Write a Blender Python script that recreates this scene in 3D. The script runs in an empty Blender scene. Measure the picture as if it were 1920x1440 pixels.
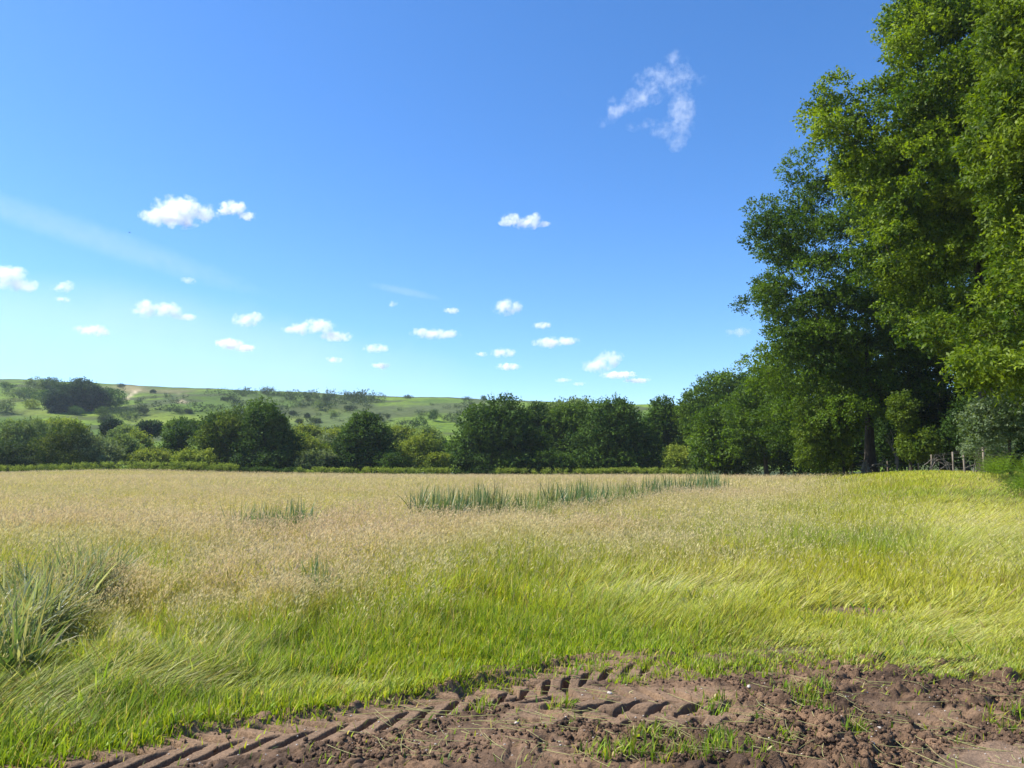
import bpy, math, random
import numpy as np
from mathutils import Vector

# ------------------------------------------------------------------ scene basics
SC = bpy.context.scene
COL = SC.collection
R = math.radians
rng = np.random.default_rng(7)

FPX = 1423.0                 # focal length in pixels of a 1920 wide picture
CAMZ = 1.65
PITCH = math.atan((868 - 720) / FPX)
CP, SP = math.cos(PITCH), math.sin(PITCH)

SUN_AZ = R(-80)              # from straight ahead, negative = to the left
SUN_EL = R(51)

def ray(px, py):
    u = (np.asarray(px, float) - 960) / FPX
    v = (720 - np.asarray(py, float)) / FPX
    return u, CP - v * SP, SP + v * CP

def P(px, py, d):
    """world point at forward distance d seen towards px, py"""
    x, y, z = ray(px, py)
    k = d / y
    return Vector((float(x * k), float(d), float(CAMZ + z * k)))

def proj(x, y, z=0.0):
    """the picture position of world points"""
    dz = z - CAMZ
    f = y * CP + dz * SP
    up = -y * SP + dz * CP
    f = np.maximum(f, 0.05)
    return 960 + FPX * x / f, 720 - FPX * up / f

def G(px, py, z=0.0):
    x, y, zz = ray(px, py)
    k = (z - CAMZ) / zz
    return x * k, y * k

# ------------------------------------------------------------------ noise
_NT = np.random.default_rng(99).random((16, 256, 256))
def vnoise(x, y, s=0):
    t = _NT[s % 16]
    xi, yi = np.floor(x).astype(np.int64), np.floor(y).astype(np.int64)
    fx, fy = x - xi, y - yi
    fx = fx * fx * (3 - 2 * fx); fy = fy * fy * (3 - 2 * fy)
    a = t[xi & 255, yi & 255]; b = t[(xi + 1) & 255, yi & 255]
    c = t[xi & 255, (yi + 1) & 255]; d = t[(xi + 1) & 255, (yi + 1) & 255]
    return (a * (1 - fx) + b * fx) * (1 - fy) + (c * (1 - fx) + d * fx) * fy

def fbm(x, y, s=0, o=4):
    r, a, tot = 0, 1.0, 0
    for k in range(o):
        r = r + a * vnoise(x * 2 ** k + 17.3 * k, y * 2 ** k + 5.1 * k, s + k); tot += a; a *= .5
    return r / tot

def sstep(a, b, x):
    t = np.clip((x - a) / (b - a), 0, 1)
    return t * t * (3 - 2 * t)

def gauss(px, py, cx, cy, rx, ry):
    return np.exp(-(((px - cx) / rx) ** 2 + ((py - cy) / ry) ** 2))

# ------------------------------------------------------------------ object helpers
def link(o, parent=None):
    COL.objects.link(o)
    if parent is not None:
        o.parent = parent
    return o

def tag(o, label=None, cat=None, group=None, kind=None):
    if label: o['label'] = label
    if cat: o['category'] = cat
    if group: o['group'] = group
    if kind: o['kind'] = kind
    return o

def empty(name, loc):
    o = bpy.data.objects.new(name, None)
    o.location = loc
    o.empty_display_size = .3
    return link(o)

def mesh_from(name, V, faces, mat, col=None, smooth=False, parent=None, loc=None):
    """faces: list of int arrays (n,k); one object"""
    V = np.asarray(V, np.float32)
    if loc is not None:
        V = V - np.asarray(loc, np.float32)
    me = bpy.data.meshes.new(name)
    me.vertices.add(len(V)); me.vertices.foreach_set('co', V.ravel())
    li = np.concatenate([np.asarray(f, np.int32).ravel() for f in faces])
    lt = np.concatenate([np.full(len(f), np.asarray(f).shape[1], np.int32) for f in faces])
    ls = np.concatenate([[0], np.cumsum(lt)[:-1]]).astype(np.int32)
    me.loops.add(len(li)); me.loops.foreach_set('vertex_index', li)
    me.polygons.add(len(lt)); me.polygons.foreach_set('loop_start', ls)
    if smooth:
        me.polygons.foreach_set('use_smooth', np.ones(len(lt), bool))
    if col is not None:
        a = me.color_attributes.new('col', 'FLOAT_COLOR', 'POINT')
        c = np.ones((len(V), 4), np.float32); c[:, :3] = col
        a.data.foreach_set('color', c.ravel())
    me.update(calc_edges=True)
    me.materials.append(mat)
    o = bpy.data.objects.new(name, me)
    if loc is not None and parent is None:
        o.location = loc
    return link(o, parent)

class Acc:
    def __init__(s): s.V, s.F, s.C, s.n = [], {}, [], 0
    def add(s, V, faces, col=None):
        V = np.asarray(V, np.float32).reshape(-1, 3)
        for f in faces:
            f = np.asarray(f, np.int64)
            s.F.setdefault(f.shape[1], []).append(f + s.n)
        s.V.append(V); s.n += len(V)
        if col is not None:
            s.C.append(np.broadcast_to(np.asarray(col, np.float32), V.shape))
    def build(s, name, mat, smooth=False, parent=None, loc=None):
        return mesh_from(name, np.concatenate(s.V), [np.concatenate(f) for f in s.F.values()], mat,
                         np.concatenate(s.C) if s.C else None, smooth, parent, loc)

def tube(acc, pts, radii, sides=6, cap=True, col=None):
    pts = np.asarray(pts, float); n = len(pts)
    t = np.gradient(pts, axis=0); t /= np.linalg.norm(t, axis=1)[:, None] + 1e-9
    ref = np.where(np.abs(t[:, 2:3]) > .9, [[1., 0, 0]], [[0, 0, 1.]])
    a = np.cross(t, ref); a /= np.linalg.norm(a, axis=1)[:, None] + 1e-9
    b = np.cross(t, a)
    th = np.linspace(0, 2 * np.pi, sides, endpoint=False)
    ring = a[:, None] * np.cos(th)[None, :, None] + b[:, None] * np.sin(th)[None, :, None]
    V = pts[:, None] + ring * np.asarray(radii, float)[:, None, None]
    i = np.arange(n - 1)[:, None] * sides; k = np.arange(sides)[None]; k2 = (k + 1) % sides
    q = np.stack([i + k, i + k2, i + sides + k2, i + sides + k], -1).reshape(-1, 4)
    fs = [q]
    if cap:
        fs.append(np.arange(sides)[None] + (n - 1) * sides)
    acc.add(V.reshape(-1, 3), fs, col)

# ------------------------------------------------------------------ materials
def new_mat(name):
    m = bpy.data.materials.new(name); m.use_nodes = True
    nt = m.node_tree; nt.nodes.clear()
    out = nt.nodes.new('ShaderNodeOutputMaterial')
    return m, nt, out

def leaf_mat(name, trans=.35, rough=.5, spec=.25, tint=(1.15, 1.2, .6)):
    m, nt, out = new_mat(name)
    at = nt.nodes.new('ShaderNodeAttribute'); at.attribute_name = 'col'
    pr = nt.nodes.new('ShaderNodeBsdfPrincipled')
    pr.inputs['Roughness'].default_value = rough
    pr.inputs['Specular IOR Level'].default_value = spec
    nt.links.new(at.outputs['Color'], pr.inputs['Base Color'])
    tr = nt.nodes.new('ShaderNodeBsdfTranslucent')
    mu = nt.nodes.new('ShaderNodeMix'); mu.data_type = 'RGBA'; mu.blend_type = 'MULTIPLY'
    mu.inputs['Factor'].default_value = 1
    nt.links.new(at.outputs['Color'], mu.inputs['A']); mu.inputs['B'].default_value = (*tint, 1)
    nt.links.new(mu.outputs['Result'], tr.inputs['Color'])
    mx = nt.nodes.new('ShaderNodeMixShader'); mx.inputs[0].default_value = trans
    nt.links.new(pr.outputs[0], mx.inputs[1]); nt.links.new(tr.outputs[0], mx.inputs[2])
    nt.links.new(mx.outputs[0], out.inputs['Surface'])
    return m

def noise_mat(name, c1, c2, scale, rough=.9, c3=None, bump=0, detail=6, spec=.2, stretch=(1, 1, 1), lo=.35, hi=.65):
    m, nt, out = new_mat(name)
    g = nt.nodes.new('ShaderNodeNewGeometry')
    mp = nt.nodes.new('ShaderNodeMapping'); mp.inputs['Scale'].default_value = stretch
    nt.links.new(g.outputs['Position'], mp.inputs[0])
    n = nt.nodes.new('ShaderNodeTexNoise'); n.inputs['Scale'].default_value = scale; n.inputs['Detail'].default_value = detail
    n.inputs['Roughness'].default_value = .65
    nt.links.new(mp.outputs[0], n.inputs['Vector'])
    cr = nt.nodes.new('ShaderNodeValToRGB')
    cr.color_ramp.elements[0].position = lo; cr.color_ramp.elements[0].color = (*c1, 1)
    cr.color_ramp.elements[1].position = hi; cr.color_ramp.elements[1].color = (*c2, 1)
    if c3:
        e = cr.color_ramp.elements.new((lo + hi) / 2); e.color = (*c3, 1)
    nt.links.new(n.outputs['Fac'], cr.inputs[0])
    pr = nt.nodes.new('ShaderNodeBsdfPrincipled')
    pr.inputs['Roughness'].default_value = rough; pr.inputs['Specular IOR Level'].default_value = spec
    nt.links.new(cr.outputs[0], pr.inputs['Base Color'])
    if bump:
        b = nt.nodes.new('ShaderNodeBump'); b.inputs['Strength'].default_value = bump; b.inputs['Distance'].default_value = .02
        nt.links.new(n.outputs['Fac'], b.inputs['Height']); nt.links.new(b.outputs[0], pr.inputs['Normal'])
    nt.links.new(pr.outputs[0], out.inputs['Surface'])
    return m

M_GRASS = leaf_mat('grass_blade', .46, .5, .18, (1.2, 1.15, .5))
M_HEAD = leaf_mat('seed_head', .35, .7, .1, (1.1, 1.05, .9))
M_LEAF = leaf_mat('tree_leaf', .40, .55, .16, (1.52, 1.55, .4))
M_FARLEAF = leaf_mat('far_leaf', .30, .7, .08, (1.3, 1.3, .6))
M_IRIS = leaf_mat('sword_leaf', .35, .45, .3, (1.2, 1.25, .5))
M_BARK = noise_mat('bark', (.02, .017, .012), (.075, .06, .045), 6, .95, stretch=(1, 1, .25), bump=.6)
M_PALEBARK = noise_mat('pale_bark', (.08, .07, .055), (.24, .215, .17), 9, .9, stretch=(1, 1, .3), bump=.4)
M_POST = noise_mat('weathered_wood', (.11, .09, .065), (.30, .25, .19), 14, .9, stretch=(1, 1, .15))
M_WIRE = noise_mat('galvanised_wire', (.05, .05, .05), (.12, .12, .115), 20, .6, spec=.3)
M_STONE = noise_mat('pale_flint', (.26, .22, .18), (.52, .47, .41), 30, .7)
M_BIRD = noise_mat('dark_feather', (.02, .02, .02), (.05, .05, .05), 10)

# ------------------------------------------------------------------ world, sun
w = bpy.data.worlds.new('World'); SC.world = w; w.use_nodes = True
nt = w.node_tree; bg = nt.nodes['Background']
sky = nt.nodes.new('ShaderNodeTexSky'); sky.sky_type = 'NISHITA'; sky.sun_disc = False
sky.sun_elevation = SUN_EL; sky.sun_rotation = SUN_AZ
sky.altitude = 1500; sky.air_density = 1.0; sky.dust_density = 0.8; sky.ozone_density = 5.0
hs = nt.nodes.new('ShaderNodeHueSaturation'); hs.inputs['Saturation'].default_value = 1.2; hs.inputs['Hue'].default_value = .503
nt.links.new(sky.outputs[0], hs.inputs['Color']); nt.links.new(hs.outputs[0], bg.inputs[0])
bg.inputs[1].default_value = .122

sd = bpy.data.lights.new('sun', 'SUN'); sd.energy = 5.0; sd.angle = R(.53); sd.color = (1, .955, .88)
so = link(bpy.data.objects.new('sun', sd))
sun_dir = Vector((math.sin(SUN_AZ) * math.cos(SUN_EL), math.cos(SUN_AZ) * math.cos(SUN_EL), math.sin(SUN_EL)))
so.rotation_euler = (-sun_dir).to_track_quat('-Z', 'Y').to_euler(); so.location = (0, 0, 60)

cd = bpy.data.cameras.new('camera'); cam = link(bpy.data.objects.new('camera', cd))
cd.sensor_width = 36; cd.lens = 36 * FPX / 1920; cd.clip_start = .05; cd.clip_end = 30000
cam.location = (0, 0, CAMZ); cam.rotation_euler = (R(90) + PITCH, 0, 0)
SC.camera = cam

SC.view_settings.view_transform = 'Standard'; SC.view_settings.look = 'None'
SC.view_settings.exposure = 0.98; SC.view_settings.gamma = 1
SC.render.engine = 'CYCLES'
cy = SC.cycles
cy.use_denoising = True
cy.max_bounces = 12; cy.diffuse_bounces = 3; cy.glossy_bounces = 2; cy.transmission_bounces = 3
cy.volume_bounces = 10; cy.transparent_max_bounces = 4
cy.sample_clamp_indirect = 6
cy.use_adaptive_sampling = True; cy.adaptive_threshold = .01

# ------------------------------------------------------------------ terrain
EDGE_Y = 114.0
FENCE_Y = np.array([23.5, 29.5, 35, 44, 50, 58, 69, 80, 92]); FENCE_X = np.array([18.8, 19.9, 21.5, 25.3, 27.3, 29.9, 33, 34, 36])
def far_rise(x, y):
    """the low swell of the meadow at its far left edge"""
    return .75 * np.exp(-((x + 56) / 17) ** 2) * sstep(70, 112, y) + .2 * np.exp(-((x + 30) / 14) ** 2) * sstep(70, 112, y)

def ground_z(x, y):
    x = np.asarray(x, float); y = np.asarray(y, float)
    z = -.55 * sstep(55, 118, y)
    z = z + 1.12 * (1 - sstep(0, 11.5, np.interp(y, FENCE_Y, FENCE_X) - x)) * sstep(21, 33, y) * (1 - sstep(44, 98, y))
    z = z + far_rise(x, y)
    z = z + .05 * (fbm(x * .15, y * .15, 3, 3) - .5) * sstep(6, 14, y)
    return z

_RX = np.array([-700, -200, 0, 60, 140, 200, 330, 450, 600, 700, 890, 1100, 1400, 1900, 2600.])
_RY = np.array([700, 712, 717, 720, 724, 727, 731, 736, 741, 746, 752, 760, 772, 800, 830.])
HILL_D0, HILL_D1 = 165.0, 640.0
def hill_z(x, y):
    x = np.asarray(x, float); y = np.asarray(y, float)
    px = 960 + FPX * x / np.maximum(y, 1) / CP
    top = (868 - np.interp(px, _RX, _RY)) / FPX * HILL_D1 + 1.2
    t = np.clip((y - HILL_D0) / (HILL_D1 - HILL_D0), 0, 1)
    s = t ** 1.25 * (1 - t) + t * (1 - (1 - t) ** 1.6)
    und = (fbm(x * .012, y * .012, 5, 4) - .5) * 9 * np.sin(np.pi * t) + (fbm(x * .06, y * .05, 8, 3) - .5) * 1.6 * sstep(.05, .3, t) * (1 - sstep(.85, 1, t) * .5)
    return -1.2 + (top + 1.2) * s + und - .004 * np.maximum(y - HILL_D1, 0)

def on_hill(px, py, dmin=200):
    """the first point of the hillside seen at px, py"""
    d = np.arange(dmin, 760, 1.0)
    u, f, s = ray(px, py)
    x = u / f * d; zr = CAMZ + s / f * d
    hit = np.nonzero(hill_z(x, d) >= zr)[0]
    k = hit[0] if len(hit) else int(np.argmin(np.abs(hill_z(x, d) - zr)))
    return Vector((float(x[k]), float(d[k]), float(hill_z(x[k:k + 1], d[k:k + 1])[0])))

# mud edge in the photograph, read as a line on the ground
_MX = np.array([-300, 60, 130, 240, 360, 480, 600, 700, 790, 860, 930, 1000, 1100, 1180, 1260, 1320, 1440, 1560, 1650, 1780, 1920, 2300.])
_MY = np.array([1520, 1484, 1456, 1428, 1400, 1374, 1354, 1338, 1322, 1302, 1288, 1276, 1268, 1266, 1272, 1282, 1270, 1270, 1272, 1284, 1290, 1300.])
def mud_mask(x, y, soft=10, grow=0):
    px, py = proj(x, y, 0)
    e = np.interp(px, _MX, _MY) - grow
    wob = (fbm(x * 2.2, y * 2.2, 1, 3) - .5) * 34
    return sstep(-soft, soft, py - e + wob)

DIRT = [(1600, 1150, 95, 13, 1.0), (1440, 1228, 95, 12, .95), (640, 1283, 85, 8, .75), (540, 1250, 90, 6, .45), (1330, 1240, 60, 14, .7),
        (1130, 1243, 80, 12, .6), (920, 1262, 30, 10, .8), (1820, 1165, 60, 8, .4), (270, 1225, 40, 14, .6), (60, 1250, 70, 14, .7)]
TUFT = [(1055, 1332, 34, 9, 1), (905, 1332, 30, 10, 1), (850, 1345, 24, 6, .5), (1230, 1405, 60, 12, 1), (1180, 1425, 40, 12, .9), (1345, 1412, 34, 14, 1),
        (1600, 1375, 34, 16, 1), (1470, 1400, 26, 12, .9), (1555, 1352, 40, 8, .6), (1455, 1385, 20, 6, .7), (1410, 1420, 30, 8, .6), (1330, 1318, 30, 6, .5),
        (1240, 1300, 30, 6, .4), (1460, 1305, 20, 8, .7), (1800, 1400, 24, 7, .6), (1080, 1375, 20, 5, .5), (1400, 1295, 22, 6, .5), (1680, 1435, 30, 8, .4),
        (960, 1330, 12, 4, .5), (740, 1420, 14, 5, .4), (1270, 1440, 40, 8, .7), (1180, 1285, 60, 12, .8), (1120, 1262, 50, 8, .7), (1250, 1275, 36, 9, .9)]

# ------------------------------------------------------------------ ground sheet
def axis(parts):
    out = [np.linspace(a, b, n, endpoint=False) for a, b, n in parts]
    return np.concatenate(out + [[parts[-1][1]]])

def grid_faces(nx, ny):
    i = np.arange(nx - 1)[:, None] * ny + np.arange(ny - 1)[None]
    return np.stack([i, i + ny, i + ny + 1, i + 1], -1).reshape(-1, 4)

xs = axis([(-1600, -120, 30), (-120, -12, 90), (-12, 12, 160), (12, 120, 90), (120, 1600, 30)])
ys = axis([(-60, 2, 30), (2, 14, 120), (14, 130, 200), (130, 1600, 60)])
X, Y = np.meshgrid(xs, ys, indexing='ij')
Z = ground_z(X, Y) - .22 * mud_mask(X, Y, 12, -2) - 3.0 * sstep(300, 500, Y)
Z[Y < 3] -= .0
pxg, pyg = proj(X, np.maximum(Y, 2), Z)
nz = fbm(X * 1.3, Y * 1.3, 2, 5)[..., None]
gc = np.array([.10, .095, .03]) + (np.array([.26, .22, .10]) - np.array([.10, .095, .03])) * sstep(.3, .7, nz)
dm = mud_mask(X, Y, 30, 20) * (Y < 14)
for cx_, cy_, rx_, ry_, a_ in DIRT: dm = np.maximum(dm, np.clip(2 * a_ * gauss(pxg, pyg, cx_, cy_, rx_, ry_), 0, 1) * (Y > 3))
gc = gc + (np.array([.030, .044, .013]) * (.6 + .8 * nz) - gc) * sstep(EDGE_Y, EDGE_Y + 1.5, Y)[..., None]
gc = gc + (np.array([.20, .135, .09]) * (.6 + .8 * nz) - gc) * dm[..., None]
M_GROUND, nt, out = new_mat('meadow_soil')
at = nt.nodes.new('ShaderNodeAttribute'); at.attribute_name = 'col'
pr = nt.nodes.new('ShaderNodeBsdfPrincipled'); pr.inputs['Roughness'].default_value = .92; pr.inputs['Specular IOR Level'].default_value = .15
g = nt.nodes.new('ShaderNodeNewGeometry'); n1 = nt.nodes.new('ShaderNodeTexNoise'); n1.inputs['Scale'].default_value = 14; n1.inputs['Detail'].default_value = 7; n1.inputs['Roughness'].default_value = .7
nt.links.new(g.outputs['Position'], n1.inputs['Vector'])
b = nt.nodes.new('ShaderNodeBump'); b.inputs['Strength'].default_value = 1; b.inputs['Distance'].default_value = .06
nt.links.new(n1.outputs['Fac'], b.inputs['Height']); nt.links.new(b.outputs[0], pr.inputs['Normal'])
nt.links.new(at.outputs['Color'], pr.inputs['Base Color']); nt.links.new(pr.outputs[0], out.inputs['Surface'])
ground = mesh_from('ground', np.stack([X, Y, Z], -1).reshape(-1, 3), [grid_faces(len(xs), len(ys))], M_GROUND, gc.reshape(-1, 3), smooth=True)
tag(ground, 'pale straw soil of the hay meadow under the grass', None, None, 'structure')

# ------------------------------------------------------------------ mud with tractor treads
GS_ = .0095
mx = np.arange(-3.7, 6.4, GS_); my = np.arange(3.55, 8.6, GS_)
X, Y = np.meshgrid(mx, my, indexing='ij')
TRACKS = [
    dict(p=[(-40, 1480), (120, 1450), (260, 1427), (480, 1393), (700, 1356), (830, 1325), (960, 1296), (1090, 1266), (1200, 1250)], hw=.26, dep=.080, k=1.0, clean=1.0),
    dict(p=[(930, 1302), (1050, 1312), (1200, 1318), (1350, 1320), (1500, 1330), (1700, 1352), (2000, 1385)], hw=.30, dep=.05, k=.8, clean=.75),
    dict(p=[(1000, 1352), (1130, 1352), (1270, 1354), (1420, 1348), (1560, 1352)], hw=.20, dep=.05, k=.7, clean=.8),
    dict(p=[(1300, 1270), (1500, 1285), (1700, 1300), (1950, 1325)], hw=.26, dep=.04, k=.8, clean=.45),
    dict(p=[(700, 1480), (950, 1445), (1150, 1400), (1350, 1380)], hw=.25, dep=.045, k=-.8, clean=.18),
    dict(p=[(1250, 1470), (1450, 1440), (1650, 1415), (1950, 1420)], hw=.25, dep=.045, k=.8, clean=.3),
]
def track_st(x, y, pts):
    g = np.array([G(px, py) for px, py in pts]); L = 0
    # resample as a smooth curve
    tt = np.linspace(0, len(g) - 1, 60)
    cx = np.interp(tt, np.arange(len(g)), g[:, 0]); cyy = np.interp(tt, np.arange(len(g)), g[:, 1])
    for _ in range(12):
        cx[1:-1] = (cx[:-2] + 2 * cx[1:-1] + cx[2:]) / 4; cyy[1:-1] = (cyy[:-2] + 2 * cyy[1:-1] + cyy[2:]) / 4
    best = np.full(x.shape, 9.0); S = np.zeros(x.shape); T = np.full(x.shape, 9.0); s0 = 0
    for i in range(len(cx) - 1):
        ax, ay, bx, by = cx[i], cyy[i], cx[i + 1], cyy[i + 1]
        dx, dy = bx - ax, by - ay; l = math.hypot(dx, dy); ux, uy = dx / l, dy / l
        t = np.clip((x - ax) * ux + (y - ay) * uy, 0, l)
        ex, ey = x - ax - t * ux, y - ay - t * uy
        d = np.hypot(ex, ey); m = d < best
        best[m] = d[m]; S[m] = (s0 + t)[m]; T[m] = (ux * ey - uy * ex)[m] * 1.0
        T[m] = np.sign(T[m]) * best[m]
        s0 += l
    return S, T

clod = 0
loose = np.ones(X.shape)
H = (fbm(X * .9, Y * .9, 2, 3) - .5) * .07 + (fbm(X * 2.6, Y * 2.6, 6, 3) - .5) * .035
wx = (fbm(X * 3, Y * 3, 11, 3) - .5) * .25; wy = (fbm(X * 3, Y * 3, 12, 3) - .5) * .25
TR = np.zeros(X.shape); smoothed = np.zeros(X.shape)
for k, t in enumerate(TRACKS):
    S, T = track_st(X + wx * (.14 if k == 0 else .3), Y + wy * (.14 if k == 0 else .3), t['p'])
    q = t['hw']; aT = np.abs(T)
    tc = t['clean'] * (1 - .55 * sstep(1250, 1500, proj(X, Y, 0)[0])) if k else 1.0
    keep = sstep(1 - tc - .22, 1 - tc + .1, fbm(X * 1.1 + 9 * k, Y * 1.1, 4 + k, 3) * .8 + .1)
    inside = (1 - sstep(q * .92, q * 1.08, aT))
    pit = .205
    ph = (S + np.where(T > 0, .75, 1.15) * t['k'] * aT) / pit + np.where(T > 0, .5, 0)
    fr = ph - np.floor(ph)
    bar = sstep(.0, .08, fr) * (1 - sstep(.38, .47, fr))
    bar = bar * (1 - sstep(q * .80, q * .95, aT)) * sstep(.0, .02, aT + .012 + .02 * np.sign(T))
    dep = t['dep'] * (.45 + 1.0 * fbm(X * 3.5, Y * 3.5, 9, 3))
    berm = np.where(T > 0, .014, .006) * np.exp(-((aT - q * 1.22) / (q * .17)) ** 2) * (.4 + 1.2 * fbm(X * 4, Y * 4, 13, 3))
    TR = TR + keep * (-.010 * inside - dep * bar * inside + berm)
    smoothed = np.maximum(smoothed, keep * inside)
    if k == 0: near0 = sstep(-1.0, -.45, T) * (T < 0) * (aT < 2)
def worley(x, y, s):
    '''angular clods: a flat-topped lump of its own height in every cell, cracks between'''
    xi, yi = np.floor(x).astype(np.int64), np.floor(y).astype(np.int64)
    f1 = np.full(x.shape, 9.); f2 = f1.copy(); hv = np.zeros(x.shape)
    for a in (-1, 0, 1):
        for c in (-1, 0, 1):
            u, v = (xi + a) & 255, (yi + c) & 255
            d = np.hypot(xi + a + _NT[s, u, v] - x, yi + c + _NT[s + 1, u, v] - y); m = d < f1
            f2 = np.where(m, f1, np.minimum(f2, d)); hv = np.where(m, _NT[s + 2, u, v], hv); f1 = np.where(m, d, f1)
    return (hv ** 1.6) * sstep(0, .32, f2 - f1) * (1 - .5 * f1 ** 2)
b1 = np.abs(fbm(X * 4.2 + wx, Y * 4.2 + wy, 1, 3) - .5) * 2
b2 = np.abs(fbm(X * 9 + wx * 2, Y * 9 + wy * 2, 7, 3) - .5) * 2
b3 = fbm(X * 22, Y * 22, 10, 3) - .5
w1 = worley(X * 11 + wx * 4, Y * 11 + wy * 4, 3); w2 = worley(X * 27 + wx * 5, Y * 27 + wy * 5, 5)
lump = sstep(.5, .72, fbm(X * 3.1 + wx, Y * 3.1, 14, 2))
loosez = (1 - .88 * smoothed) * (.35 + .9 * sstep(.35, .65, fbm(X * .7 + 4, Y * .7, 15, 3)))
sand = sstep(.0, .5, gauss(*proj(X, Y, 0), 1900, 1450, 140, 36))
loosez = loosez * (1 - .8 * sand) * (1 - .6 * near0)
rough = sstep(1280, 1520, proj(X, Y, 0)[0]) * (1 - sand)
w0 = worley(X * 5.2 + wx * 2, Y * 5.8 + wy * 2, 8)
loosez = np.minimum(loosez * (1 + .5 * rough), 1.0)
H = H + rough * (1 - .7 * smoothed) * (.085 * (w0 - .3) * (.3 + fbm(X * 1.5, Y * 1.5, 6, 2)) + .03 * (fbm(X * 5, Y * 5, 9, 3) - .5))
H = H * (1 - .6 * near0) - .02 * near0 * (1 - smoothed) + TR + np.minimum(loosez * (.015 * lump + .03 * (.5 - b1) + .022 * (.45 - b2) + .03 * b3 + .046 * w1 + .024 * w2 - .022), .036) + .006 * b3
fur = sstep(.66, .74, fbm(X * 1.6 + wx, Y * 5 + wy, 5, 3)); H = H - .03 * fur * loosez
mm = mud_mask(X, Y, 18, 30)
px_, py_ = proj(X, Y, 0)
for cx_, cy_, rx_, ry_, a_ in DIRT:
    mm = np.maximum(mm, 0)
edge = np.minimum.reduce([sstep(0, .15, X - mx[0]), sstep(0, .15, mx[-1] - X), sstep(0, .1, my[-1] - Y)])
Z = H * (.25 + .75 * mm) + .035 - .16 * (1 - sstep(.0, .25, mm)) - .2 * (1 - edge) + .0 * Y
cm = np.zeros(X.shape + (3,)); 
tone = fbm(X * 1.7, Y * 1.7, 3, 4)[..., None]; fine = fbm(X * 14, Y * 14, 8, 3)[..., None]
cA, cB, cC = np.array([.074, .045, .026]), np.array([.225, .142, .082]), np.array([.28, .19, .115])
cm = cA + (cB - cA) * sstep(.3, .7, tone * .6 + fine * .4)
cm = cm + (cC - cm) * (.45 * smoothed[..., None]) + (np.array([.30, .215, .145]) - cm) * .6 * sand[..., None]
cm = cm * (1 - .35 * sstep(.5, .75, fbm(X * 6, Y * 6, 2, 3))[..., None] * (1 - smoothed[..., None]))
m, nt, out = new_mat('damp_earth'); M_MUD = m
at = nt.nodes.new('ShaderNodeAttribute'); at.attribute_name = 'col'
pr = nt.nodes.new('ShaderNodeBsdfPrincipled'); pr.inputs['Roughness'].default_value = .82; pr.inputs['Specular IOR Level'].default_value = .25
g = nt.nodes.new('ShaderNodeNewGeometry')
n1 = nt.nodes.new('ShaderNodeTexNoise'); n1.inputs['Scale'].default_value = 55; n1.inputs['Detail'].default_value = 6; n1.inputs['Roughness'].default_value = .7
nt.links.new(g.outputs['Position'], n1.inputs['Vector'])
b = nt.nodes.new('ShaderNodeBump'); b.inputs['Strength'].default_value = .9; b.inputs['Distance'].default_value = .025
nt.links.new(n1.outputs['Fac'], b.inputs['Height']); nt.links.new(b.outputs[0], pr.inputs['Normal'])
ramp = nt.nodes.new('ShaderNodeValToRGB'); ramp.color_ramp.elements[0].position = .3; ramp.color_ramp.elements[0].color = (.62, .58, .55, 1)
ramp.color_ramp.elements[1].position = .68; ramp.color_ramp.elements[1].color = (1.25, 1.22, 1.2, 1)
nt.links.new(n1.outputs['Fac'], ramp.inputs[0])
mu = nt.nodes.new('ShaderNodeMix'); mu.data_type = 'RGBA'; mu.blend_type = 'MULTIPLY'; mu.inputs['Factor'].default_value = 1
nt.links.new(at.outputs['Color'], mu.inputs['A']); nt.links.new(ramp.outputs[0], mu.inputs['B'])
nt.links.new(mu.outputs['Result'], pr.inputs['Base Color']); nt.links.new(pr.outputs[0], out.inputs['Surface'])
mud = mesh_from('muddy_path', np.stack([X, Y, Z], -1).reshape(-1, 3), [grid_faces(len(mx), len(my))], M_MUD, cm.reshape(-1, 3), smooth=True)
tag(mud, 'churned brown mud with tractor tyre treads at the field entrance', None, None, 'structure')
MUDH = (mx, my, Z)
def mud_z(x, y):
    i = np.clip(((np.asarray(x) - mx[0]) / GS_).astype(int), 0, len(mx) - 1); j = np.clip(((np.asarray(y) - my[0]) / GS_).astype(int), 0, len(my) - 1)
    return Z[i, j]
def surf_z(x, y):
    g_ = ground_z(x, y); m_ = mud_mask(x, y, 18, 30)
    inb = (x > mx[0] + .2) & (x < mx[-1] - .2) & (y > my[0]) & (y < my[-1] - .2)
    return np.where(inb & (m_ > .02), np.maximum(mud_z(x, y), g_ - .22 * mud_mask(x, y, 12, -2)), g_)

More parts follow.
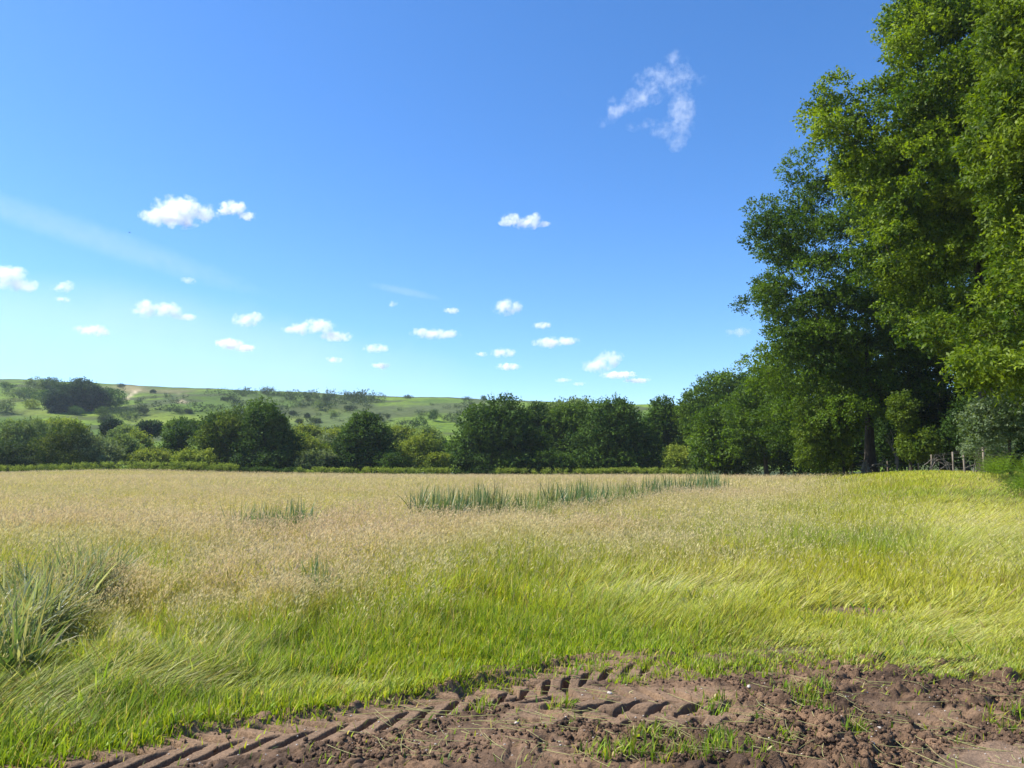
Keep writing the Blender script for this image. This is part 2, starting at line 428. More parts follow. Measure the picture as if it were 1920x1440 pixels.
# pale flints lying on the mud
def icos():
    t = (1 + 5 ** .5) / 2
    v = np.array([(-1, t, 0), (1, t, 0), (-1, -t, 0), (1, -t, 0), (0, -1, t), (0, 1, t), (0, -1, -t), (0, 1, -t), (t, 0, -1), (t, 0, 1), (-t, 0, -1), (-t, 0, 1)], float)
    f = [(0, 11, 5), (0, 5, 1), (0, 1, 7), (0, 7, 10), (0, 10, 11), (1, 5, 9), (5, 11, 4), (11, 10, 2), (10, 7, 6), (7, 1, 8), (3, 9, 4), (3, 4, 2), (3, 2, 6), (3, 6, 8), (3, 8, 9), (4, 9, 5), (2, 4, 11), (6, 2, 10), (8, 6, 7), (9, 8, 1)]
    return v / np.linalg.norm(v[0]), [list(x) for x in f]
def subdiv(v, f):
    v = [tuple(p) for p in v]; cache = {}; nf = []
    def mid(a, b):
        k = (min(a, b), max(a, b))
        if k not in cache:
            p = (np.array(v[a]) + np.array(v[b])) / 2; p /= np.linalg.norm(p); v.append(tuple(p)); cache[k] = len(v) - 1
        return cache[k]
    for a, b, c in f:
        x, y, z = mid(a, b), mid(b, c), mid(c, a); nf += [[a, x, z], [b, y, x], [c, z, y], [x, y, z]]
    return np.array(v), nf
ICO0 = icos(); ICO1 = subdiv(*ICO0); ICO2 = subdiv(*ICO1); ICO3 = subdiv(*ICO2); ICO4 = subdiv(*ICO3)

FLINTS = [(1075, 1356, .030, 'white oval flint lying in the mud just below the green tuft'), (1034, 1376, .026, 'white flint near the small grass sprig in loose mud'),
          (969, 1363, .020, 'small round white flint left of the tread marks'), (1143, 1308, .026, 'grey flint caught in a tread groove of the middle track'),
          (1405, 1303, .026, 'long pale flint on the upper track near the grass edge'), (1648, 1362, .022, 'round grey flint beside the leafy tuft on the right'),
          (1637, 1423, .022, 'upright white flint in the mud near the bottom edge right of centre'), (779, 1396, .018, 'small white flint just below the clean tyre treads'),
          (1222, 1389, .018, 'small white flint above the grassy patch at the bottom')]
for k, (px, py, r, lab) in enumerate(FLINTS):
    x, y = G(px, py); v = ICO2[0].copy()
    v *= 1 + .22 * (fbm(v[:, 0] * 2 + k * 5, v[:, 1] * 2 + v[:, 2] * 1.7, k, 2) - .5)[:, None] * 2
    v *= np.array([1.25, .9, .75]) * r
    c, s = math.cos(k * 1.3), math.sin(k * 1.3); v[:, :2] = v[:, :2] @ np.array([[c, -s], [s, c]])
    z = float(mud_z(x, y))
    o = mesh_from('flint_stone', v, [np.array(ICO2[1])], M_STONE, smooth=True); o.location = (x, y, z + r * .22); o.scale = (.62, .62, .62)
    tag(o, lab, 'stone', 'pale flints on the mud')
acc = Acc()
n = 420
px = rng.uniform(100, 1950, n); py = rng.uniform(1290, 1445, n); x, y = G(px, py)
ok = mud_mask(x, y, 6) > .6; x, y = x[ok], y[ok]
for a, b in zip(x, y):
    r = rng.uniform(.003, .007); acc.add(ICO0[0] * r * np.array([1.2, .9, .7]) * rng.uniform(.8, 1.2, 3) + (a, b, float(mud_z(a, b)) + r * .4), [np.array(ICO0[1])])
tag(acc.build('pebbles', M_STONE), 'scattered tiny pale grit and pebbles in the mud', 'pebbles', None, 'stuff')
# crumbs of loose earth
acc = Acc(); n = 75000
px = rng.uniform(60, 1990, n); py = rng.uniform(1245, 1448, n); x, y = G(px, py)
ok = (mud_mask(x, y, 6) > .5); x, y = x[ok], y[ok]
i = ((x - mx[0]) / GS_).astype(int); j = np.clip(((y - my[0]) / GS_).astype(int), 0, len(my) - 1)
ok = rng.random(len(x)) < np.clip(loosez[i, j] * 1.6 - .25, .02, 1) * sstep(.22, .5, fbm(x * 1.6, y * 1.6, 3, 3)) * (1 - .9 * sand[i, j]); x, y = x[ok], y[ok]
n = len(x); r = .003 + .013 * rng.random(n) ** 4
base = ICO0[0][None] * (1 + .7 * (rng.random((n, 12)) - .5))[:, :, None] * rng.uniform(.7, 1.3, (n, 1, 3)) * r[:, None, None]
base = base + np.stack([x, y, mud_z(x, y) + r * .35], -1)[:, None]
f = (np.arange(n) * 12)[:, None, None] + np.array(ICO0[1])[None]
acc.add(base.reshape(-1, 3), [f.reshape(-1, 3)], np.repeat((cA * rng.uniform(.6, 2.5, (n, 1)))[:, None], 12, 1).reshape(-1, 3))
tag(acc.build('dirt_crumbs', M_MUD), 'loose crumbs and clods of brown earth on the mud', 'clods', None, 'stuff')

# ------------------------------------------------------------------ grass
def blades(acc, x, y, z, L, W, th0, th1, az, colb, colt, nseg, waz=None):
    """curved tapered blades; th: angle from upright at foot and at tip"""
    n = len(x)
    p = np.stack([x, y, z], -1); d = np.stack([np.cos(az), np.sin(az)], -1)
    waz = az + np.pi / 2 + rng.normal(0, .7, n) if waz is None else waz
    side = np.stack([np.cos(waz), np.sin(waz), np.zeros(n)], -1)
    rows = []; cols = []
    for k in range(nseg + 1):
        t = k / nseg
        wk = W * (1 - t ** 1.6) * (.75 + .5 * min(t * 2, 1)) * .5
        c = colb + (colt - colb) * t
        if k < nseg:
            rows += [p - side * wk[:, None], p + side * wk[:, None]]; cols += [c, c]
            th = th0 + (th1 - th0) * (t + .5 / nseg)
            sl = (L / nseg)[:, None]
            p = p + np.concatenate([d * (np.sin(th))[:, None], np.cos(th)[:, None]], -1) * sl
        else:
            rows.append(p); cols.append(c)
    V = np.stack(rows, 1); C = np.stack(cols, 1); m = V.shape[1]
    o = (np.arange(n) * m)[:, None]
    fs = []
    q = [[2 * k, 2 * k + 1, 2 * k + 3, 2 * k + 2] for k in range(nseg - 1)]
    if q:
        fs.append((o[:, :, None] + np.array(q)[None]).reshape(-1, 4))
    fs.append((o + np.array([[2 * nseg - 2, 2 * nseg - 1, 2 * nseg]])).reshape(-1, 3))
    acc.add(V.reshape(-1, 3), fs, C.reshape(-1, 3))
    return p, d

def heads(acc, tip, d, n_sp, length, width, col, droop):
    """feathery seed heads: n_sp little spikelets round each stem tip"""
    n = len(tip)
    for k in range(n_sp):
        t = rng.random(n)
        a = rng.uniform(0, 2 * np.pi, n)
        o = np.stack([np.cos(a), np.sin(a), np.zeros(n)], -1)
        spread = (.28 * (1 - t) + .05)[:, None] * length[:, None] if n_sp > 1 else 0
        base = tip + np.concatenate([d * droop[:, None], np.ones((n, 1))], -1) * (length * (t - .75))[:, None] + o * spread
        ax = np.concatenate([d * (droop[:, None] + .25), np.full((n, 1), .8)], -1) + o * .55 + rng.normal(0, .15, (n, 3))
        ax /= np.linalg.norm(ax, axis=1)[:, None]
        l = (length * (.42 if n_sp > 1 else 1.0))[:, None]; wv = width[:, None]
        s = np.cross(ax, rng.normal(0, 1, (n, 3))); s /= np.linalg.norm(s, axis=1)[:, None] + 1e-6
        V = np.stack([base, base + ax * l * .45 + s * wv * .5, base + ax * l, base + ax * l * .45 - s * wv * .5], 1)
        f = (np.arange(n) * 4)[:, None] + np.arange(4)[None]
        c = np.repeat((col * rng.uniform(.8, 1.2, (n, 1)))[:, None], 4, 1)
        acc.add(V.reshape(-1, 3), [f], c.reshape(-1, 3))

def trapezoid(n, y0, y1, margin=2.2):
    y = np.sqrt(rng.random(n) * (y1 ** 2 - y0 ** 2) + y0 ** 2) if margin < 0 else None
    # pdf proportional to the strip's width 2*(.69 y + margin)
    yy = np.linspace(y0, y1, 400); wd = .69 * yy + margin; cdf = np.cumsum(wd); cdf = (cdf - cdf[0]) / (cdf[-1] - cdf[0])
    y = np.interp(rng.random(n), cdf, yy)
    x = rng.uniform(-1, 1, n) * (.69 * y + margin)
    return x, y

def beige_map(px, py, x, y):
    """how far the hay has turned: 1 = beige seed heads, 0 = green"""
    b = 1.0 - .62 * sstep(1350, 1700, px) * sstep(885, 910, py)
    lim = np.interp(px, [-400, 0, 250, 600, 800, 1000, 1200, 1500, 1700, 1920, 2300], [1030, 1045, 1165, 1115, 1035, 995, 968, 930, 900, 872, 852])
    n = fbm(x * .35, y * .35, 2, 4) - .5
    n2 = fbm(x * 1.3, y * 1.3, 12, 3) - .5
    b = b * (1 - sstep(-45, 60, py - lim + n * 140 + n2 * 60))
    b = b + .16
    b = b - .40 * gauss(px, py, 330, 1042, 330, 26) - .8 * gauss(px, py, 310, 1085, 60, 30) - .6 * gauss(px, py, 90, 1020, 130, 32) - .45 * gauss(px, py, 250, 1040, 120, 22)
    b = b - .45 * gauss(px, py, 130, 918, 220, 12) - .4 * gauss(px, py, 560, 904, 60, 5) - .35 * gauss(px, py, 650, 935, 80, 14) - .4 * gauss(px, py, 1900, 900, 200, 40)
    b = b + .35 * gauss(px, py, 1230, 1010, 200, 40) + .2 * gauss(px, py, 230, 1110, 70, 35) + .35 * gauss(px, py, 230, 1170, 110, 30)
    n3 = fbm(x * .12 + 3, y * .3, 13, 4) - .5
    return np.clip(b * (.88 + n3 * .9) + n * .45, 0, 1)

def height_map(px, py, x, y):
    e = np.interp(px, _MX, _MY); dl = e - py
    dl = dl - 70 * (1 - sstep(350, 700, px)) * sstep(120, 240, dl) * (1 - sstep(250, 420, dl)) - 40 * sstep(1350, 1500, px)
    h = np.interp(dl, [-50, 0, 30, 70, 120, 180, 240, 320], [.05, .07, .11, .17, .27, .40, .49, .57])
    h = h * (.75 + .5 * fbm(x * .9, y * .9, 4, 3)) * (.62 + .76 * fbm(x * 3.3, y * 3.3, 8, 3))
    fx = np.interp(y, FENCE_Y, FENCE_X); h = h * np.where(y > 21, .25 + .75 * sstep(0, 13, fx - x), 1) * np.where(x > fx + .5, .5, 1)
    h = h * (1 - .24 * gauss(px, py, 512, 1066, 95, 42) - .12 * gauss(px, py, 585, 1168, 80, 36))
    rl = py - np.interp(px, [780, 1350], [990, 931]); h = h * (1 - .08 * sstep(-8, 2, rl) * (1 - sstep(30, 60, rl)) * (px > 740) * (px < 1390))
    for cx_, cy_, rx_, ry_, a_ in DIRT:
        h = h * (1 - .6 * a_ * gauss(px, py, cx_, cy_, rx_ * 1.2, ry_ * 1.6))
    return h

#  px, py, rx, ry, direction of lie (deg, 0 = to the right), strength
LAID = [(1290, 1112, 190, 17, 5, 1.0), (1130, 1130, 90, 18, 15, .6), (270, 1292, 290, 22, 10, .95), (60, 1340, 120, 40, 35, .8), (1840, 1010, 120, 80, -35, .75),
        (1560, 1125, 150, 22, -25, .6), (1500, 1200, 160, 30, -20, .5), (1800, 1170, 160, 50, -30, .7), (150, 1225, 110, 25, 20, .6), (1250, 1160, 160, 24, -30, .55),
        (640, 1290, 140, 20, 0, .4), (1750, 1250, 160, 25, -20, .5), (380, 1240, 120, 20, 30, .5)]
def laid_map(px, py, x, y):
    s = np.zeros(len(px)); vx = np.zeros(len(px)); vy = np.zeros(len(px))
    nn = .55 + .9 * fbm(x * 1.6, y * 2.5, 6, 3)
    for cx_, cy_, rx_, ry_, a_, st in LAID:
        g_ = (st * .95) * gauss(px, py, cx_, cy_, rx_, ry_) * nn
        s = np.maximum(s, g_); vx += g_ * math.cos(R(a_)); vy += g_ * math.sin(R(a_))
    return np.clip(s, 0, 1), np.arctan2(vy, vx + 1e-6)

GA = np.array([.12, .235, .006]); GB = np.array([.30, .42, .010]); GC = np.array([.44, .44, .016])      # deep green, bright green, yellow green
GS = np.array([.50, .43, .20]); GP = np.array([.58, .57, .27])                                           # straw, pale bleached
HB = np.array([.56, .425, .265]); HY = np.array([.60, .51, .25])                                          # seed heads: pinkish, straw

def field_grass(acc, hacc, n, y0, y1, nseg, W, dens_head, n_sp, hw, hl, mix=0.0, tall=1.0):
    x, y = trapezoid(n, y0, y1)
    px, py = proj(x, y, 0.0)
    mud_ = mud_mask(x, y, 14, 8)
    keep = 1 - mud_ * 1.02
    for cx_, cy_, rx_, ry_, a_ in DIRT:
        keep = keep * (1 - .93 * a_ * np.clip(1.6 * gauss(px, py, cx_, cy_, rx_, ry_) * (2.2 * fbm(x * 4, y * 6, 3, 3) - .25), 0, 1))
    keep = keep * (.55 + .45 * sstep(.3, .55, fbm(x * 3.2, y * 3.2, 1, 2)))
    tf = np.zeros(len(x))
    for cx_, cy_, rx_, ry_, a_ in TUFT:
        tf = np.maximum(tf, a_ * gauss(px, py, cx_, cy_, rx_, ry_))
    tf = np.maximum(tf, .75 * sstep(.62, .74, fbm(x * 2.4 + 5, y * 3.2, 14, 3)) * sstep(940, 1150, px) * (px < 1950))
    tf = sstep(.25, .9, tf + (fbm(x * 7, y * 7, 2, 2) - .5) * .5)
    keep = np.maximum(keep, tf * .5 * (mud_ > .3))
    keep = np.maximum(keep, .012)
    ok = (rng.random(len(x)) < keep) & (y < EDGE_Y + 1.5)
    x, y, px, py, tf, mud_ = x[ok], y[ok], px[ok], py[ok], tf[ok], mud_[ok]
    n = len(x); z = surf_z(x, y) - .01
    h = height_map(px, py, x, y) * tall; h = np.where(mud_ > .3, .05 + .05 * tf, h)
    hx, hy = proj(x, y, z + h * .85)
    B = beige_map(hx, hy, x, y) * sstep(.18, .40, h)
    ls, laz = laid_map(px, py - 8, x, y)
    rnd = rng.random(n)
    L = h * rng.uniform(.55, 1.2, n)
    az = rng.uniform(-np.pi, np.pi, n)
    lean = np.abs(rng.normal(0, .30, n)) + .04
    # a light common lean with the breeze
    wa = (fbm(x * .5, y * .5, 9, 3) - .5) * 3.0 - .35 * sstep(1300, 1800, px) + .25 * (1 - sstep(300, 700, px))
    pick = rng.random(n) < .36
    az = np.where(pick, wa + rng.normal(0, .6, n), az); lean = np.where(pick, lean + .16, lean)
    az = np.where(rng.random(n) < ls * 1.3, laz + rng.normal(0, .32, n), az)
    lf = np.clip(ls * rng.uniform(.7, 1.3, n), 0, 1)
    th0 = lean * .55 * (1 - lf) + lf * rng.uniform(.75, 1.35, n)
    th1 = lean * 2.6 * (1 - lf) + lf * rng.uniform(1.35, 1.75, n)
    L = L * (1 + .5 * lf) + .015
    g1 = fbm(x * .8 + 3, y * .8, 7, 3); g2 = fbm(x * .22, y * .22, 10, 3)
    t1 = np.clip((g1 - .3) * 1.6 + rng.normal(0, .28, n), 0, 1)[:, None]
    col = GA + (GB - GA) * t1
    yel = np.clip(sstep(.35, .75, g2 + .22 * sstep(1100, 1600, px) * sstep(0, 130, 1240 - py) + rng.normal(0, .13, n)), 0, 1)[:, None]
    col = col + (GC - col) * yel * .8
    st = (rng.random(n) < (.08 + .62 * B))[:, None]
    col = np.where(st, GS * rng.uniform(.75, 1.15, (n, 1)), col)
    col = col + (GP * (1 - .25 * rng.random((n, 1))) - col) * (np.clip(lf * .9, 0, .75) * (rng.random(n) < .75))[:, None]
    col = np.where(rng.random((n, 1)) < .05, np.array([.26, .18, .09]), col)
    col = np.where(rng.random((n, 1)) < .06, np.array([.07, .15, .02]), col)
    col = col * rng.uniform(.68, 1.28, (n, 1))
    tipc = col + (GS - col) * (.15 + .35 * B)[:, None]
    Wd = W * np.exp(rng.normal(-.1, .42, n))
    tip, d = blades(acc, x, y, z, L, Wd, th0, th1, az, col, tipc, nseg)
    # flowering stems with heads
    if dens_head > 0:
        hs_ = rng.random(n) < dens_head * (B * 1.0 + .04) * (1 - .85 * lf) * sstep(.2, .34, h)
        xi, yi, zi, hi_, Bi = x[hs_], y[hs_], z[hs_], h[hs_], B[hs_]; m_ = len(xi)
        if m_:
            a2 = np.where(rng.random(m_) < .6, wa[hs_] + rng.normal(0, .6, m_), rng.uniform(-np.pi, np.pi, m_))
            ln = np.abs(rng.normal(.12, .12, m_)); LL = hi_ * rng.uniform(.95, 1.32, m_)
            sc_ = GS * rng.uniform(.7, 1.1, (m_, 1)); sc_ = sc_ + (GC - sc_) * (1 - Bi)[:, None] * .6
            tip, d = blades(acc, xi, yi, zi, LL, np.full(m_, W * .38), ln * .5, ln * 2.0, a2, sc_, sc_, max(2, nseg - 1))
            mixc = np.clip(fbm(xi * .3 + 7, yi * .3, 5, 3) * 1.5 - .3 + rng.normal(0, .25, m_), 0, 1)[:, None]
            hc = HB + (HY - HB) * mixc; hc = hc + (np.array([.40, .42, .14]) - hc) * ((1 - Bi) * .55)[:, None]
            heads(hacc, tip, d, n_sp, hl * rng.uniform(.7, 1.25, m_), hw * rng.uniform(.7, 1.3, m_), hc, ln * 1.5)

near, headsacc = Acc(), Acc()
field_grass(near, headsacc, 300000, 3.9, 8.5, 3, .0085, .18, 6, .008, .10)
field_grass(near, headsacc, 330000, 8.5, 16, 3, .0115, .19, 5, .0095, .13)
nw = 3200
wxx, wyy = trapezoid(nw, 4.0, 13.0); cl_ = fbm(wxx * .9, wyy * .9, 13, 2)
okw = (cl_ > .54) & (mud_mask(wxx, wyy, 14, -6) < .25); wxx, wyy = wxx[okw], wyy[okw]; nw = len(wxx)
wc = np.array([.10, .19, .02]) + np.array([.12, .14, .01]) * rng.random((nw, 1))
blades(near, wxx, wyy, surf_z(wxx, wyy), rng.uniform(.10, .24, nw), rng.uniform(.011, .022, nw), np.abs(rng.normal(.2, .2, nw)), rng.uniform(.6, 1.7, nw), rng.uniform(-np.pi, np.pi, nw), wc, wc * 1.1, 4)
o = near.build('meadow_grass', M_GRASS); tag(o, 'lush green and yellowing meadow grass growing from the mud edge', 'grass', None, 'stuff')
midg = Acc()
field_grass(midg, headsacc, 300000, 16, 34, 2, .016, .28, 3, .012, .14, tall=.92)
field_grass(midg, headsacc, 230000, 34, 72, 2, .028, .42, 1, .018, .2, tall=.82)
field_grass(midg, headsacc, 190000, 72, EDGE_Y + 1, 2, .042, .6, 1, .027, .18, tall=.66)
o = midg.build('hay_grass', M_GRASS); tag(o, 'tall ripening hay grass filling the meadow to the far hedge', 'grass', None, 'stuff')
o = headsacc.build('seed_head_grass', M_HEAD); tag(o, 'beige feathery grass seed heads over the meadow', 'grass', None, 'stuff')

# long dry stalks lying on the mud
acc = Acc()
for k in range(420):
    px, py = rng.uniform(600, 1930), rng.uniform(1265, 1440)
    x, y = G(px, py)
    if mud_mask(np.array([x]), np.array([y]), 6)[0] < .5: continue
    L = rng.uniform(.05, .42) if k % 3 else rng.uniform(.02, .1); a = rng.normal(-.5, .8)
    t = np.linspace(0, 1, 6); bx = x + L * t * math.cos(a) - .05 * L * np.sin(t * 3); by = y + L * t * math.sin(a)
    bz = np.maximum.accumulate(mud_z(bx, by)[::-1])[::-1] * .5 + mud_z(bx, by).max() * .5 + .006
    tube(acc, np.stack([bx, by, bz], -1), np.full(6, .0016), 4, True, GP * rng.uniform(.6, 1.0))
tag(acc.build('dry_grass_litter', M_GRASS), 'dry straw stalks lying loose across the mud', 'straw', None, 'stuff')

# ------------------------------------------------------------------ iris and reed clumps
def sword_clump(name, label, cat, spots, n, hgt, width, cols, seed, group=None, bend=.5, tallv=.5, zp=.6):
    """spots: ground points (px, py, spread_px, spread_m_depth)"""
    global rng
    rs, rng = rng, np.random.default_rng(seed)
    acc = Acc(); px0 = spots[0]; cx_, cy0 = G(px0[0], px0[1], zp)
    for (px, py, sx, sdp) in spots:
        x0, y0 = G(px, py, zp); k = n
        x = x0 + rng.uniform(-1, 1, k) * sx / FPX * y0; y = y0 + rng.uniform(-1, 1, k) * sdp
        z = ground_z(x, y) - .02
        L = hgt * (1 - tallv + (tallv + .12) * rng.random(k) ** .8) * (.8 + .4 * fbm(x * 1.2, y * 1.2, 7, 2)); b_ = np.abs(rng.normal(0, .2, k)) + (rng.random(k) < bend) * rng.uniform(.1, 1.15, k)
        az = rng.normal(-.1, .9, k) + (rng.random(k) < .35) * np.pi
        t = rng.random((k, 1)); c = cols[0] + (cols[1] - cols[0]) * t; c = np.where(rng.random((k, 1)) < .06, np.array([.5, .48, .3]), c)
        tipc = np.where(rng.random((k, 1)) < .3, np.array([.34, .28, .14]), c * 1.1)
        blades(acc, x, y, z, L, width * rng.uniform(.6, 1.4, k), np.abs(rng.normal(0, .13, k)), b_ * 1.6, az, c, tipc, 5)
    rng = rs
    o = acc.build(name, M_IRIS, True, None, (cx_, cy0, float(ground_z(cx_, cy0))))
    tag(o, label, cat, group); return o

IG = (np.array([.065, .115, .035]), np.array([.20, .26, .10]))
IGD = (np.array([.05, .10, .045]), np.array([.17, .24, .11]))
IW = (np.array([.10, .135, .06]), np.array([.33, .36, .20]))
g_i = 'clumps of sword-leaved plants in the meadow'
sword_clump('iris_clump', 'nearest sword-leaved clump cut by the bottom left picture edge', 'iris', [(12, 1300, 26, .2), (-30, 1290, 40, .3), (40, 1298, 16, .15)], 60, .62, .026, IG, 1, g_i, .7, zp=0)
sword_clump('iris_bed', 'wide bed of grey-green sword leaves at the left edge of the meadow', 'iris',
            [(20, 1175, 50, .6), (80, 1165, 50, .6), (125, 1160, 40, .5), (40, 1195, 50, .5), (90, 1190, 40, .4), (150, 1158, 30, .4), (-40, 1185, 60, .6), (170, 1165, 24, .3), (60, 1215, 40, .3), (130, 1185, 30, .3), (20, 1240, 50, .25), (-10, 1265, 40, .25), (60, 1235, 30, .25), (185, 1150, 20, .3)], 190, .78, .024, IW, 2, g_i, .9, .5, 0)
sword_clump('iris_clump', 'compact dark green clump alone in the beige hay left of centre', 'iris',
            [(465, 971, 26, .5), (500, 971, 30, .6), (535, 970, 24, .6), (565, 970, 18, .4)], 150, 1.0, .028, IGD, 3, g_i, .4)
sword_clump('iris_clump', 'thin spiky green clump in the pale grass below the compact one', 'iris', [(575, 1066, 28, .3), (600, 1064, 20, .3)], 46, .70, .017, IGD, 4, g_i, .3, zp=.5)
sword_clump('dock_plant', 'few dark spikes in pale grass left of the thin spiky clump', 'plant', [(527, 1066, 9, .15), (512, 1068, 8, .1)], 12, .66, .012, (np.array([.05, .09, .04]), np.array([.12, .12, .06])), 5, zp=.5)
sword_clump('reed_bank', 'dense dark green left end of the long reed bank across the meadow', 'reeds',
            [(800, 945, 24, .9), (840, 946, 26, 1.0), (880, 944, 26, 1.0), (915, 942, 26, 1.1)], 240, 1.14, .036, IGD, 6, g_i, .35)
sword_clump('reed_bank', 'sparse pale middle stretch of the long reed bank across the meadow', 'reeds',
            [(960, 941, 30, 1.0), (1000, 940, 26, 1.1)], 200, .98, .030, IG, 7, g_i, .35)
sword_clump('reed_bank', 'dark tufted stretch of the reed bank right of its pale middle', 'reeds', [(1040, 934, 22, 1.2), (1080, 931, 26, 1.2), (1110, 928, 26, 1.3)], 190, 1.12, .036, IGD, 8, g_i, .3)
sword_clump('reed_bank', 'thin pale green stretch of reeds near the right end of the bank', 'reeds', [(1150, 924, 24, 1.5), (1190, 921, 24, 1.5), (1165, 919, 22, 1.5)], 150, 1.0, .034, IG, 9, g_i, .3)
sword_clump('reed_bank', 'upright green reeds just left of the last clump of the bank', 'reeds', [(1230, 916, 20, 1.6), (1265, 913, 22, 1.8)], 180, 1.16, .042, IGD, 10, g_i, .25)
sword_clump('reed_bank', 'separate dense clump at the far right end of the reed bank', 'reeds', [(1312, 908, 20, 1.8), (1335, 907, 14, 1.6)], 190, 1.22, .046, IGD, 11, g_i, .25)
sword_clump('dock_plant', 'three thin dark brown dock spikes standing in beige hay at mid field', 'plant', [(1027, 972, 17, .3)], 14, .98, .016, (np.array([.06, .04, .03]), np.array([.10, .07, .04])), 12, None, .1)

# ------------------------------------------------------------------ trees
def unit(v): return v / (np.linalg.norm(v, axis=-1, keepdims=True) + 1e-9)

def puffs_in(ells, n, r, rg, inner=.25, zmin=None, zs=1.0):
    """centres of foliage clumps spread through a union of ellipsoids"""
    vol = np.array([e[3] * e[4] * e[5] for e in ells]); vol = vol ** .8 / (vol ** .8).sum()
    out = []; tries = 0
    while len(out) < n and tries < n * 14:
        tries += 1
        e = ells[rg.choice(len(ells), p=vol)]
        d = unit(rg.normal(0, 1, 3)); f = rg.random() ** (1 / 3) if rg.random() < inner else rg.uniform(.78, 1.1)
        p = np.array(e[:3]) + d * np.array(e[3:]) * f
        if zmin is not None and p[2] < zmin: continue
        if out and np.min(np.linalg.norm((np.array(out) - p) * (1, 1, zs), axis=1)) < r * .88: continue
        out.append(p)
    return np.array(out)

def foliage(acc, centres, r, n_leaf, size, cols, rg, flat=.7, twig=9, up=.35, middle=None, aspect=.58):
    """leafy sprays: twigs from every clump, leaves along every twig"""
    npf = len(centres)
    per = max(1, int(n_leaf / npf / twig))
    nt_ = npf * per
    ci = np.repeat(np.arange(npf), per)
    rr = r * rg.uniform(.65, 1.25, npf)
    tint = rg.random(npf)
    d = unit(rg.normal(0, 1, (nt_, 3)))
    rad = rg.uniform(.3, 1.0, nt_) ** .4
    d[:, 2] = np.where(rg.random(nt_) < .5, np.abs(d[:, 2]), d[:, 2])
    tp = centres[ci] + d * (rr[ci] * rad)[:, None] * np.array([1, 1, flat])
    mid = centres.mean(0) if middle is None else np.asarray(middle)
    outw = unit(centres - mid)[ci]
    td = unit(d + outw * .6 + np.array([0, 0, .1]) + rg.normal(0, .35, (nt_, 3)))
    # leaves
    n = nt_ * twig
    k = np.tile(np.arange(twig), nt_) / twig
    ti = np.repeat(np.arange(nt_), twig)
    tl = size * 2.6 * rg.uniform(.7, 1.3, nt_)
    pos = tp[ti] + td[ti] * (tl[ti] * k)[:, None] + rg.normal(0, size * .32, (n, 3))
    ax = unit(td[ti] * .55 + rg.normal(0, .75, (n, 3)) + np.array([0, 0, -.12]))
    nrm = unit(rg.normal(0, .5, (n, 3)) + outw[ci][ti] * .3 + d[ti] * .9 + np.array([0, 0, up]))
    sd = unit(np.cross(ax, nrm)); nrm = np.cross(sd, ax)
    L = (size * rg.uniform(.7, 1.35, n))[:, None]; W = L * aspect
    b = pos; V = np.stack([b, b + ax * L * .5 + sd * W * .5 + nrm * L * .1, b + ax * L, b + ax * L * .5 - sd * W * .5 + nrm * L * .1], 1)
    f = (np.arange(n) * 4)[:, None] + np.arange(4)[None]
    t = np.clip(tint[ci][ti] * .75 + rg.random(nt_)[ti] * .25 + rg.normal(0, .15, n), 0, 1)[:, None]
    c = cols[0] + (cols[1] - cols[0]) * t
    c = c * rg.uniform(.8, 1.2, (n, 1))
    acc.add(V.reshape(-1, 3), [f], np.repeat(c[:, None], 4, 1).reshape(-1, 3))

def branches(acc, base, height, r0, centres, rg, sides=7, lean=(0, 0), maxn=200, flare=1.5, wander=.25):
    """tapered trunk with limbs that fork towards the foliage clumps"""
    base = np.array(base, float); n = 9
    t = np.linspace(0, 1, n)
    tr = base + np.stack([lean[0] * t ** 1.5 + wander * np.sin(t * 4 + rg.random() * 6) * t, lean[1] * t ** 1.5 + wander * np.cos(t * 3.3) * t, height * t - .25 * (t == 0)], -1)
    rad = r0 * (1 - .78 * t) * (1 + (flare - 1) * np.exp(-t * 14))
    tube(acc, tr, rad, sides + 3)
    nodes = [tr[k] for k in range(3, n)]; nr = [rad[k] for k in range(3, n)]
    order = np.argsort(np.linalg.norm(centres - (base + [0, 0, height * .6]), axis=1))
    if len(order) > maxn:
        order = np.sort(rg.choice(len(order), maxn, replace=False)); order = order[np.argsort(np.linalg.norm(centres[order] - (base + [0, 0, height * .6]), axis=1))]
    for i in order:
        c = centres[i]; N = np.array(nodes); v = c - N
        dist = np.linalg.norm(v, axis=1) * (1.25 - .5 * unit(v)[:, 2])
        j = int(np.argmin(dist)); s = N[j]; L = np.linalg.norm(c - s)
        if L < .3: continue
        r1 = min(nr[j] * .62, .03 * L + .02) ; r1 = max(r1, .015)
        tt = np.linspace(0, 1, 5)[:, None]
        sag = np.array([0, 0, 1.0]) * L * .10 * rg.uniform(-.6, 1.2) + rg.normal(0, .05 * L, 3)
        pts = s + (c - s) * tt + sag * np.sin(tt * np.pi)
        tube(acc, pts, np.linspace(r1, max(.008, r1 * .35), 5), 5)
        for q in (2, 3, 4):
            nodes.append(pts[q]); nr.append(r1 * (1 - .16 * q))

